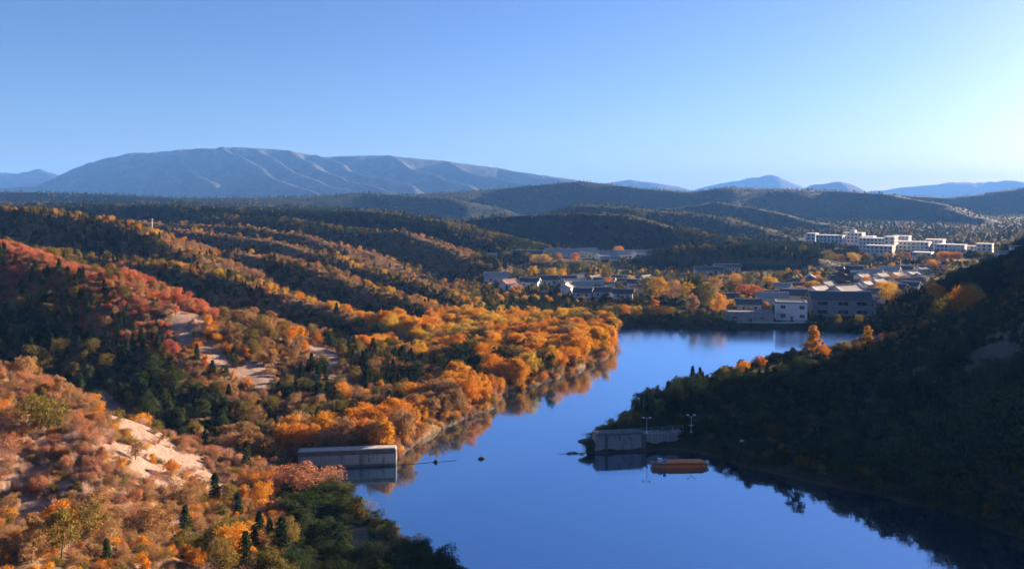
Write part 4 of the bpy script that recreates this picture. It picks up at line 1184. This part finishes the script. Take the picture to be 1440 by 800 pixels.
MB().box(-1.0, 1.0, -.06, .06, 7.6, 7.75).build('crossarm', M_STEEL, up)

# boulders along the left waterline
g = np.random.default_rng(3)
for k, (px, py, s_, lb) in enumerate(((588, 607, 1.5, 'pale pointed boulder at the water below the orange slope, first behind the dam wall'), (600, 604, 1.1, 'low boulder beside the pale pointed boulder at the left waterline'),
        (622, 592, 1.3, 'pinkish boulder at the left waterline under rusty shrubs'), (634, 588, 1.7, 'largest pinkish boulder at the left waterline'), (664, 577, 1.0, 'small boulder at the left waterline before the notch of the shore'),
        (712, 548, 1.3, 'pale boulder in the notch of the left shore'), (566, 634, .9, 'small boulder right behind the end of the left dam wall'), (745, 540, 1.0, 'small boulder under the orange grove at the waterline'))):
    x, y = W(px, py)
    x -= .5
    me = bpy.data.meshes.new('boulder'); bm = bmesh.new()
    bmesh.ops.create_icosphere(bm, subdivisions=3, radius=1)
    ph = g.uniform(0, 100)
    for v in bm.verts:
        p = v.co
        n_ = .35 * float(fbm(np.array([p.x * 2 + ph + p.z]), np.array([p.y * 2 - p.z * 1.3 + ph]), 1.2, 3, 9)[0])
        v.co = p * (1 + n_)
        v.co.x *= 1.35; v.co.z *= .75
    bm.to_mesh(me); bm.free(); me.materials.append(M_ROCK)
    o = link('boulder', me, None, (x, y, max(.0, min(.5, ground_z(x, y)))), g.uniform(0, 6)); o.scale = (s_,) * 3
    tag(o, lb, 'boulder', 'boulders along the left waterline')

# ------------------------------------------------------------------ trees one can tell apart
SPECIAL = []
def special(kind, colour, px, Y, ht, label, group, spread=1.0, var=None, base=None):
    SPECIAL.append((len(PLANTS), label, group))
    plant(kind, colour, at(px, Y), Y, ht, spread, var, .2)
RT = 'autumn trees along the right crest'
special(A_, 'orange', 1144, 297, 11.5, 'tall bright orange tree standing alone at the right end of the lake', RT, 1.35, 3)
special(A_, 'orange', 1160, 294, 4.6, 'low orange tree at the foot of the tall orange tree by the lake', RT, 1.2, 0)
special(A_, 'yellow', 1221, 318, 8.5, 'slender golden tree on the right bank below the grey house', RT, 1.1, 3)
special(A_, 'olive', 1213, 316, 3.6, 'low olive tree beside the slender golden tree', RT, 1.4, 0)
special(A_, 'orange', 1354, 343, 13.5, 'largest bright orange round tree on the right crest', RT, 1.05, 2)
special(A_, 'olive', 1331, 348, 12.0, 'olive green tree leaning on the left of the largest orange tree', RT, 1.0, 0)
special(A_, 'orange', 1312, 415, 13.5, 'orange topped tree left behind the largest orange tree', RT, .95, 0)
special(A_, 'olive', 1302, 412, 9.5, 'olive tree under the orange topped tree', RT, 1.0, 1)
special(A_, 'yellow', 1372, 415, 13.5, 'yellowish tree above and right of the largest orange tree', RT, 1.0, 2)
special(A_, 'green', 1359, 418, 13.0, 'green tree touching the yellowish tree on its left', RT, .9, 0)
special(A_, 'orange', 1392, 405, 8.0, 'small orange tree at the right foot of the yellowish tree', RT, .9, 1)
special(A_, 'yellow', 1246, 440, 12.5, 'golden tree right of the grey waterfront hall', RT, 1.0, 0)
special(A_, 'yellow', 1250, 470, 9.5, 'dome of olive and gold tree in front of the back village', RT, 1.2, 2)
for i, px in enumerate((1214, 1228, 1250, 1268, 1286, 1300, 1376, 1390, 1404)):
    c = ['tan', 'yellow', 'red', 'tan', 'olive', 'tan', 'red', 'tan', 'red'][i]
    special(S_, c, px, 318 + i * 2.5 + (i > 5) * 14, 3.0, f'{COLOUR_WORD[c]} sunlit shrub on the right crest, {["first","second","third","fourth","fifth","sixth","seventh","eighth","ninth"][i]} from the lake', 'shrubs along the right crest', 1.3)
special(A_, 'orange', 1043, 263, 4.6, 'orange topped tree at the outer edge of the dark right bank', 'trees on the edge of the right bank', 1.2, 2)
special(A_, 'olive', 1022, 256, 4.2, 'olive tree left of the orange topped tree on the right bank edge', 'trees on the edge of the right bank', 1.2, 0)
special(A_, 'orange', 1066, 275, 4.2, 'second orange topped tree on the right bank edge, to the right', 'trees on the edge of the right bank', 1.2, 0)
special(A_, 'red', 1010, 250, 2.8, 'low rust-red tree peeping out of the dark right bank', 'trees on the edge of the right bank', 1.2, 1)
VT = 'trees of the village on the far shore'
for (c, px, Y, ht, sp, lab) in (
    ('yellow', 928, 455, 14, 1.1, 'tall golden tree at the right end of the shore village'), ('olive', 915, 460, 13, 1.0, 'tall olive tree left of the tall golden tree by the shore village'),
    ('tan', 944, 450, 12, .9, 'tall tan tree right of the tall golden tree by the shore village'), ('orange', 920, 415, 6.5, 1.4, 'low wide orange tree in front of the shore village trees'),
    ('tan', 977, 396, 11.5, 1.1, 'round tan tree nearest the water on the far right shore'), ('orange', 1008, 400, 11, .9, 'bright orange tree right of the round tan tree at the shore'),
    ('olive', 992, 415, 15, 1.0, 'tall olive tree between the round tan tree and the bright orange tree'), ('green', 985, 440, 17, .9, 'tallest green tree of the far shore clump'),
    ('tan', 1002, 450, 14, .9, 'tan tree behind the tall green tree of the far shore clump'), ('yellow', 972, 450, 12, 1.0, 'yellow tree at the left rear of the far shore clump'),
    ('red', 1045, 470, 8, 1.6, 'wide red maple-like tree behind the waterfront houses'), ('orange', 1058, 465, 8, 1.4, 'orange-red tree right of the wide red tree'),
    ('red', 1070, 460, 6.5, 1.3, 'low red tree at the right end of the red row'), ('yellow', 1036, 520, 9, 1.2, 'first yellow tree of the row behind the red trees'), ('olive', 1052, 520, 9, 1.2, 'olive tree of the row behind the red trees'),
    ('yellow', 1088, 500, 9, 1.3, 'yellow tree of the middle village'), ('olive', 1100, 520, 11, 1.1, 'olive tree of the middle village'), ('green', 1112, 515, 11, 1.1, 'green tree of the middle village'),
    ('orange', 1122, 480, 6, 1.7, 'wide low orange tree of the middle village'), ('yellow', 1140, 490, 8, 1.3, 'golden tree left of the pavilion'), ('tan', 1150, 500, 9, 1.1, 'tan tree directly left of the pavilion'),
    ('olive', 1072, 440, 5.5, 1.3, 'low olive tree behind the long low waterfront building'), ('orange', 1064, 395, 3.5, 1.2, 'little orange tree above the long low waterfront building')):
    special(A_, c, px, Y, ht, lab, VT, sp)
for i in range(11):
    px = 858 + i * 8.5
    c = ['yellow', 'olive', 'yellow', 'orange', 'yellow'][i % 5]
    special(A_, c, px, 392 + (i % 2) * 3, 5.6, f'{COLOUR_WORD[c]} hedge tree on the far shore, {["first","second","third","fourth","fifth","sixth","seventh","eighth","ninth","tenth","eleventh"][i]} from the golden grove', 'hedge trees along the far shore', 1.1)
HT_ = 'rows of trees at the back of the valley'
for i, (c, px, Y, ht, sp) in enumerate((('olive', 712, 690, 9, 1.3), ('green', 726, 690, 9, 1.4), ('olive', 738, 690, 8, 1.4), ('yellow', 752, 680, 9, 1.3), ('yellow', 764, 680, 9, 1.3), ('tan', 785, 690, 9, 1.3), ('orange', 808, 690, 10, 1.0), ('orange', 872, 800, 10, 1.2), ('green', 930, 680, 9, 1.5),
                                        ('yellow', 752, 575, 9, 1.2), ('olive', 765, 570, 9, 1.2), ('yellow', 778, 560, 10, 1.2), ('yellow', 790, 550, 10, 1.2), ('green', 812, 590, 12, 1.1), ('olive', 828, 580, 10, 1.2), ('olive', 852, 570, 9, 1.2))):
    special(A_, c, px, Y, ht, f'{COLOUR_WORD[c]} tree, {["first","second","third","fourth","fifth","sixth","seventh","eighth","ninth"][i % 9]} from left in the {"far" if i < 9 else "near"} valley row', HT_, sp)
for i, (c, px, Y, ht) in enumerate((('orange', 1322, 735, 9), ('orange', 1330, 735, 9), ('orange', 1338, 737, 9), ('tan', 1347, 738, 9), ('orange', 1314, 640, 9))):
    special(A_, c, px, Y, ht, ['left', 'second', 'third', 'brownish right', 'lone lower'][i] + ' orange tree in front of the white complex', 'orange trees in front of the white complex', 1.5)
WT = 'trees in front of the white complex'
for i in range(22):
    px = 1128 + i * 9.2 + random.uniform(-2, 2); Y = 690 + (i * 37) % 70
    c = ['olive', 'tan', 'green', 'yellow', 'olive'][i % 5]
    special(A_, c, px, Y, random.uniform(7, 10), f'{COLOUR_WORD[c]} tree in front of the white complex, {["first","second","third","fourth","fifth","sixth","seventh","eighth","ninth","tenth","eleventh"][i if i < 11 else 21 - i]} from the {"left" if i < 11 else "right"}', WT, 1.25)
GT = 'trees between the houses of the village'
for i, (px, Y) in enumerate(((800, 488), (817, 520), (838, 482), (857, 512), (872, 480), (890, 520), (903, 492), (833, 515), (1075, 412), (1100, 445), (1132, 425), (1165, 470), (1205, 500), (1222, 530), (1246, 575), (1258, 540), (1270, 560), (1290, 545), (1238, 490), (1210, 425), (1030, 425), (1140, 455))):
    c = ['yellow', 'green', 'olive', 'tan', 'orange'][(i * 3) % 5]
    special(A_, c, px, Y, random.uniform(5, 8), f'small {COLOUR_WORD[c]} tree between village houses, {["first","second","third","fourth","fifth","sixth","seventh","eighth","ninth","tenth","eleventh"][i if i < 11 else i - 11]} {"on the left side" if i < 8 else "on the right side" if i < 11 else "behind the right waterfront"}', GT, 1.1)
GB = 'green shrubs on top of the right dam wall'
for i, px in enumerate((846, 858, 872, 884, 896, 918, 930, 942, 952, 962, 984, 996, 1008)):
    special(S_, 'green', px, 197.5 + (i % 3) * 1.6, [1.2, 1.8, 2.6, 2.2, 2.8, 2.4, 3.0, 3.2, 3.0, 3.4, 3.6, 3.4, 3.0][i], f'dark green shrub above the right dam wall, {["first","second","third","fourth","fifth","sixth","seventh","eighth","ninth","tenth","eleventh","twelfth","last"][i]} from the water end', GB, 1.3)
# foreground and mid slope single trees
FT = 'single trees on the foreground slope'
special(A_, 'olive', 212, 96, 5.6, 'dark olive tree among pink shrubs at the lower left', FT, 1.0, 0)
special(A_, 'olive', 86, 98, 6.4, 'narrow olive tree on the lower left slope', FT, .8, 1)
special(A_, 'olive', 70, 140, 7.5, 'big olive tree below the crest at the left edge', FT, 1.2, 2)
special(A_, 'olive', 125, 112, 6.0, 'wide olive tree in the middle of the lower left slope', FT, 1.2, 0)
special(S_, 'pink', 432, 160, 4.6, 'pink spreading shrub in front of the left dam wall', 'shrubs by the left dam wall', 1.7)
special(S_, 'pink', 455, 163, 3.4, 'second pink shrub leaning towards the left dam wall', 'shrubs by the left dam wall', 1.5)
special(S_, 'red', 400, 160, 4.2, 'rusty shrub left of the pink shrubs by the dam wall', 'shrubs by the left dam wall', 1.3)
special(T_, 'pine', 335, 142, 5.0, 'dark green pine at the edge of the shadowed bank', FT, 1.0)
special(T_, 'pine', 365, 134, 4.4, 'second dark green pine on the shadowed bank', FT, 1.1)

for _px, _Y, _r in ((1144, 297, 4), (1140, 288, 4), (1221, 318, 3), (1354, 345, 6), (1345, 335, 6), (1331, 348, 4), (1352, 325, 5)): CLEAR.append((at(_px, _Y), _Y, _r))
# ------------------------------------------------------------------ scattered plants
def scatter(y0, y1, step, grow=1.0, half=.74):
    ny = int((y1 - y0) / step)
    pts = []
    for i in range(ny):
        yy = y0 + (i + .5) * step
        n = int(2 * (half * yy + 12) / step)
        xs = (np.arange(n) + .5) / n * 2 - 1
        xs = xs * (half * yy + 12) + rng.uniform(-.5, .5, n) * step
        ys = yy + rng.uniform(-.5, .5, n) * step
        pts.append(np.stack([xs, ys], 1))
    p = np.concatenate(pts)
    x, y = p[:, 0], p[:, 1]
    z = terrain(x, y)
    sd = lake_sd(x, y) if y0 < 800 else np.full(x.shape, 500.)
    rk = rock_mask(x, y, z)
    vis = visible(x, y, z + 9 * grow)
    dens = fbm(x, y, 30, 3, 61)
    e = 4 + .01 * y
    nx = -(terrain(x + e, y) - terrain(x - e, y)) / (2 * e); ny_ = -(terrain(x, y + e) - terrain(x, y - e)) / (2 * e)
    lit = (nx * SUN.x + ny_ * SUN.y + SUN.z) / np.sqrt(nx * nx + ny_ * ny_ + 1)
    patch = np.clip(.5 + .95 * fbm(x, y, 22 + .035 * y, 2, 71), 0, 1)
    gaps = fbm(x, y, 9 + .02 * y, 2, 83)
    keep = (sd > .5) & (gaps > -.62 + .25 * rng.uniform(-1, 1, len(x))) & (z > .15) & (rng.uniform(0, 1, len(x)) > rk * .86)
    keep &= vis | (y < 330)
    for cx_, cy_, r_ in CLEAR:
        keep &= (x - cx_) ** 2 + (y - cy_) ** 2 > r_ * r_
    for j in np.nonzero(keep)[0]:
        zn = zone_of(x[j], y[j], sd[j])
        if zn == 'valley' and z[j] > 6.5 + .003 * y[j]: zn = 'hills'
        if zn == 'valley':
            if dens[j] < -.25: continue
            if random.random() < .3: continue
        if zn == 'back_slope' and dens[j] < -.45: continue
        if lit[j] < .13 and zn not in ('bank', 'right_bank', 'grove', 'shore', 'foreground', 'pine_slope') and random.random() < (.65 if zn == 'red_ridge' else .55 if zn == 'lake_slope' else .88): zmix = 'hills' if zn == 'hills' else 'under_red' if y[j] < 290 else 'far_shade'  # darker species on slopes turned from the sun, to deepen their shade
        else: zmix = zn
        if zmix == 'back_slope' and y[j] > 345 and not (x[j] > -45 and y[j] < 440): zmix = 'far_slope'
        kind, colour = pick(MIXES[zmix], (patch[j] + random.random() * .45) % 1.0)
        # patches of one kind: let the noise lean the colour
        a, b = HT[kind]
        hh = a + (b - a) * random.random() ** 1.3
        if zn == 'grove' and kind == A_: hh *= 1.18
        if zn == 'red_ridge': hh *= .6
        if zn == 'foreground': hh *= .78 if y[j] > 105 else .6
        if zn == 'bank': hh = min(hh, 2.2 + max(0, (158 - y[j]) * .10))
        if zn in ('right_bank', 'right_crest') and y[j] > 225: hh *= 1 - .5 * min(1, (y[j] - 225) / 45)
        if zn == 'right_bank': hh *= min(1.0, max(.4, (y[j] - 165) / 80 if x[j] < 60 else 1))
        if zn in ('back_slope', 'valley'): hh *= .56
        if zn in ('lake_slope', 'under_red', 'pine_slope'): hh *= .75
        if zn == 'grove': hh *= random.uniform(.7, 1.05)
        if zn == 'hills': hh *= .62 if y[j] > 900 else .8
        if y[j] < 177 and -.27 < x[j] / y[j] < -.125:
            hh = min(hh, 59.5 - .338 * y[j] - z[j])
            if hh < .8: continue
        plant(kind, colour, x[j], y[j], hh * grow, random.uniform(.85, 1.2) * (1.15 if grow > 1 else 1))
        PLANTS[-1].append(zn); PLANTS[-1][5] = z[j]
scatter(62, 175, 2.0)
scatter(175, 300, 2.8)
scatter(300, 520, 2.6)
scatter(520, 900, 3.9)
scatter(900, 1500, 8.5, 1.1)
scatter(1500, 2950, 13.5, 1.25)

# low undergrowth between them
def undergrowth(y0, y1, step):
    n = int((y1 - y0) * 1.5 * y1 / step ** 2)
    x = rng.uniform(-.75, .75, n) * y1; y = rng.uniform(y0, y1, n)
    ok = np.abs(x) < .72 * y + 8
    x, y = x[ok], y[ok]
    z = terrain(x, y); sd = lake_sd(x, y); rk = rock_mask(x, y, z)
    keep = (sd > .1) & (rng.uniform(0, 1, len(x)) > rk * .95) & visible(x, y, z + 3)
    for cx_, cy_, r_ in CLEAR: keep &= (x - cx_) ** 2 + (y - cy_) ** 2 > (r_ * .8) ** 2
    for j in np.nonzero(keep)[0]:
        zn = zone_of(x[j], y[j], sd[j])
        t = {'foreground': (('bare', 4), ('tan', 4), ('pink', 3), ('orange', 1.2), ('olive', 1.5)), 'red_ridge': (('red', 4), ('pink', 2), ('bare', 1)), 'bank': (('green', 1),), 'right_bank': (('green', 4), ('olive', .6)),
             'right_crest': (('green', 3), ('tan', 1)), 'under_red': (('green', 3), ('olive', 1)), 'valley': (('green', 3), ('olive', 1)), 'hills': (('green', 3),)}.get(zn, (('tan', 3), ('pink', 2), ('bare', 1.5), ('orange', 1.2), ('olive', 2)))
        c, = pick(t)
        ht = random.uniform(.6, 1.5) * (.9 if y[j] < 110 else 1.1)
        if y[j] < 177 and -.27 < x[j] / y[j] < -.125: ht = min(ht, .9)
        plant(S_, c, x[j], y[j], ht, random.uniform(.9, 1.5)); PLANTS[-1].append(zn); PLANTS[-1][5] = z[j]
undergrowth(64, 175, 1.35)
undergrowth(175, 300, 1.9)
undergrowth(300, 400, 2.6)
undergrowth(400, 640, 4.2)

def fringe(step=.3):
    n = len(LAKE)
    for i in range(n):
        a, b = LAKE[i], LAKE[(i + 1) % n]
        L_ = math.hypot(*(b - a))
        for k in range(int(L_ / step)):
            t = random.random()
            q_ = a + (b - a) * t + np.array([random.gauss(0, 1.6), random.gauss(0, 1.6)])
            s_ = float(lake_sd(np.array([q_[0]]), np.array([q_[1]]))[0])
            if not -.2 < s_ < 3.5 or random.random() < .12: continue
            if any((q_[0] - c[0]) ** 2 + (q_[1] - c[1]) ** 2 < (c[2] * .8) ** 2 for c in CLEAR): continue
            z_ = ground_z(*q_)
            zn = zone_of(q_[0], q_[1], max(.1, s_))
            t_ = (('green', 3), ('olive', .5)) if zn in ('right_bank', 'bank', 'valley', 'right_crest') else (('tan', 3), ('pink', 2), ('orange', 2), ('olive', 1), ('bare', 1))
            plant(S_, pick(t_)[0], q_[0], q_[1], random.uniform(.9, 2.2) * (1.0 if zn != 'bank' else .7), random.uniform(.9, 1.4)); PLANTS[-1].append(zn); PLANTS[-1][5] = max(z_, 0)
fringe()

for p in PLANTS:
    if p[5] is None: p[5] = ground_z(p[3], p[4])
kinds = np.array([p[0] for p in PLANTS]); xx = np.array([p[3] for p in PLANTS]); yy = np.array([p[4] for p in PLANTS])
zz = np.array([p[5] for p in PLANTS]); hh = np.array([p[6] for p in PLANTS])
pxs = CX + F * xx / yy; pys = HY - F * (zz + hh * .6 - H) / yy; size = hh * F / yy
inview = (pxs > -8) & (pxs < 1448) & (pys < 806) & visible(xx, yy, zz + hh * .75)
single = np.zeros(len(PLANTS), bool)
spec = {i: (l, g) for i, l, g in SPECIAL}
for k in PALETTE:
    ids = np.nonzero((kinds == k) & inview)[0]
    first = [i for i in ids if i in spec]
    rest = [i for i in ids[np.argsort(-size[ids])] if i not in spec][:300 - len(first)]
    single[first + rest] = True

KW = {'pine_tree': 'pine', 'autumn_tree': 'tree', 'shrub': 'shrub'}
ZW = {'foreground': 'on the sunlit foreground slope', 'bank': 'on the dark bank below the foreground', 'red_ridge': 'on the red crest at upper left', 'under_red': 'in the shade under the red crest',
      'lake_slope': 'on rocky slope below red crest', 'shore': 'along the left waterline', 'pine_slope': 'on green slope above dam wall', 'grove': 'in the golden grove by the lake', 'back_slope': 'on the spurs behind the red crest',
      'valley': 'on the valley floor', 'right_bank': 'on the dark right bank', 'right_crest': 'on the right crest', 'hills': 'on the far hills'}
ORD = ['first', 'second', 'third', 'fourth', 'fifth', 'sixth', 'seventh', 'eighth', 'ninth', 'tenth', 'eleventh', 'twelfth']
sets = {}
for i in np.nonzero(single)[0]:
    if i in spec: continue
    p = PLANTS[i]
    zn = p[9]
    a, b = HT[p[0]]
    t = (p[6] / (1.18 if zn == 'grove' else .8 if zn in ('red_ridge', 'foreground') else 1) - a) / (b - a)
    sz = 'small' if t < .33 else 'tall' if t > .6 else 'middling'
    sets.setdefault((zn, p[0], p[1], sz), []).append(i)
LAB = {}
for (zn, k, c, sz), ids in sets.items():
    ids = sorted(ids, key=lambda i: pxs[i])
    what = f'{sz} {COLOUR_WORD[c]} {KW[k]}'
    for n, i in enumerate(ids):
        m = len(ids) - 1 - n
        if len(ids) == 1: LAB[i] = f'the only {what} {ZW[zn]}'
        elif n < 12 and n <= m: LAB[i] = f'{ORD[n]} {what} from the left {ZW[zn]}'
        elif m < 12: LAB[i] = f'{ORD[m]} {what} from the right {ZW[zn]}' if m else f'rightmost {what} {ZW[zn]}'
        else: LAB[i] = f'{what} in the crowded middle {ZW[zn]}'

for i in np.nonzero(single)[0]:
    kind, colour, v, x, y, z, ht, sp, sink = PLANTS[i][:9]
    crown, trunk, whole = PROTO[(kind, colour, v)]
    s = ht / REF[kind]
    scl = (s * sp, s * sp, s)
    rot = (random.uniform(-.06, .06), random.uniform(-.06, .06), random.uniform(0, 6.28))
    if size[i] > 24 and kind != 'shrub' or size[i] > 40:
        o = link(kind, None); o.empty_display_size = .3
        link('crown', crown, o); link('trunk' if kind != 'shrub' else 'stems', trunk, o)
    else:
        o = link(kind, whole)
    o.location = (x, y, z - sink); o.rotation_euler = rot; o.scale = scl
    l, g_ = spec[i] if i in spec else (LAB[i], f'{KW[kind]}s {ZW[PLANTS[i][9]]}')
    tag(o, l, KW[kind], g_)

# everything smaller or farther than those: one woodland per kind
def woodland(name, kind, label):
    ids = np.nonzero((kinds == kind) & ~single)[0]
    col = bpy.data.collections.new(name + '_sources')
    order = []
    for c in PALETTE[kind]:
        for v in range(NVAR[kind]):
            o = bpy.data.objects.new(f'{kind}_{len(order):02d}', PROTO[(kind, c, v)][2]); col.objects.link(o)
            order.append((c, v))
    idx = {q: n for n, q in enumerate(order)}
    V = np.array([(PLANTS[i][3], PLANTS[i][4], PLANTS[i][5] - PLANTS[i][8]) for i in ids])
    me = bpy.data.meshes.new(name); me.vertices.add(len(V)); me.vertices.foreach_set('co', V.astype(np.float32).ravel())
    a = me.attributes.new('pick', 'INT', 'POINT'); a.data.foreach_set('value', np.array([idx[(PLANTS[i][1], PLANTS[i][2])] for i in ids], np.int32))
    a = me.attributes.new('turn', 'FLOAT_VECTOR', 'POINT'); a.data.foreach_set('vector', np.stack([rng.uniform(-.07, .07, len(ids)), rng.uniform(-.07, .07, len(ids)), rng.uniform(0, 6.28, len(ids))], 1).astype(np.float32).ravel())
    a = me.attributes.new('size', 'FLOAT_VECTOR', 'POINT')
    s = np.array([(PLANTS[i][6] / REF[kind] * PLANTS[i][7], PLANTS[i][6] / REF[kind] * PLANTS[i][7], PLANTS[i][6] / REF[kind]) for i in ids], np.float32)
    a.data.foreach_set('vector', s.ravel())
    o = link(name, me); tag(o, label, 'woodland', None, 'stuff')
    ng = bpy.data.node_groups.new(name, 'GeometryNodeTree')
    ng.interface.new_socket('Geometry', in_out='INPUT', socket_type='NodeSocketGeometry')
    ng.interface.new_socket('Geometry', in_out='OUTPUT', socket_type='NodeSocketGeometry')
    gi, go = ng.nodes.new('NodeGroupInput'), ng.nodes.new('NodeGroupOutput')
    ip = ng.nodes.new('GeometryNodeInstanceOnPoints'); ci = ng.nodes.new('GeometryNodeCollectionInfo')
    ci.inputs['Collection'].default_value = col; ci.inputs['Separate Children'].default_value = True; ci.inputs['Reset Children'].default_value = True
    def attr(n, t):
        q = ng.nodes.new('GeometryNodeInputNamedAttribute'); q.data_type = t; q.inputs['Name'].default_value = n
        return next(s_ for s_ in q.outputs if s_.enabled and s_.name == 'Attribute')
    L_ = ng.links.new
    L_(gi.outputs[0], ip.inputs['Points']); L_(ci.outputs[0], ip.inputs['Instance'])
    ip.inputs['Pick Instance'].default_value = True
    L_(attr('pick', 'INT'), ip.inputs['Instance Index'])
    e2r = ng.nodes.new('FunctionNodeEulerToRotation'); L_(attr('turn', 'FLOAT_VECTOR'), e2r.inputs[0]); L_(e2r.outputs[0], ip.inputs['Rotation'])
    L_(attr('size', 'FLOAT_VECTOR'), ip.inputs['Scale']); L_(ip.outputs[0], go.inputs[0])
    md = o.modifiers.new('plants', 'NODES'); md.node_group = ng
    return len(ids)
print('PLANTS', len(PLANTS), int(single.sum()), {k: int((single & (kinds == k)).sum()) for k in PALETTE},
      woodland('pine_woodland', 'pine_tree', 'dark pines massed over the slopes and hills'),
      woodland('autumn_woodland', 'autumn_tree', 'broadleaf woodland in autumn colours over slopes, valley and hills'),
      woodland('scrub', 'shrub', 'low autumn scrub covering the slopes between trees'))

# ------------------------------------------------------------------ air
hb = MB().box(-14500, 14500, -2500, 14600, -12, 500)
hm = bpy.data.materials.new('hazy_air'); hm.use_nodes = True
nt = hm.node_tree; nt.nodes.remove(nt.nodes['Principled BSDF'])
pv_ = nt.nodes.new('ShaderNodeVolumePrincipled')
pv_.inputs['Color'].default_value = (.15, .39, 1.0, 1)
pv_.inputs['Density'].default_value = 0.00008
pv_.inputs['Anisotropy'].default_value = 0.0
nt.links.new(pv_.outputs[0], nt.nodes['Material Output'].inputs['Volume'])
ho = hb.build('haze', hm)
tag(ho, 'thin bluish haze filling the valley air', 'haze', None, 'stuff')
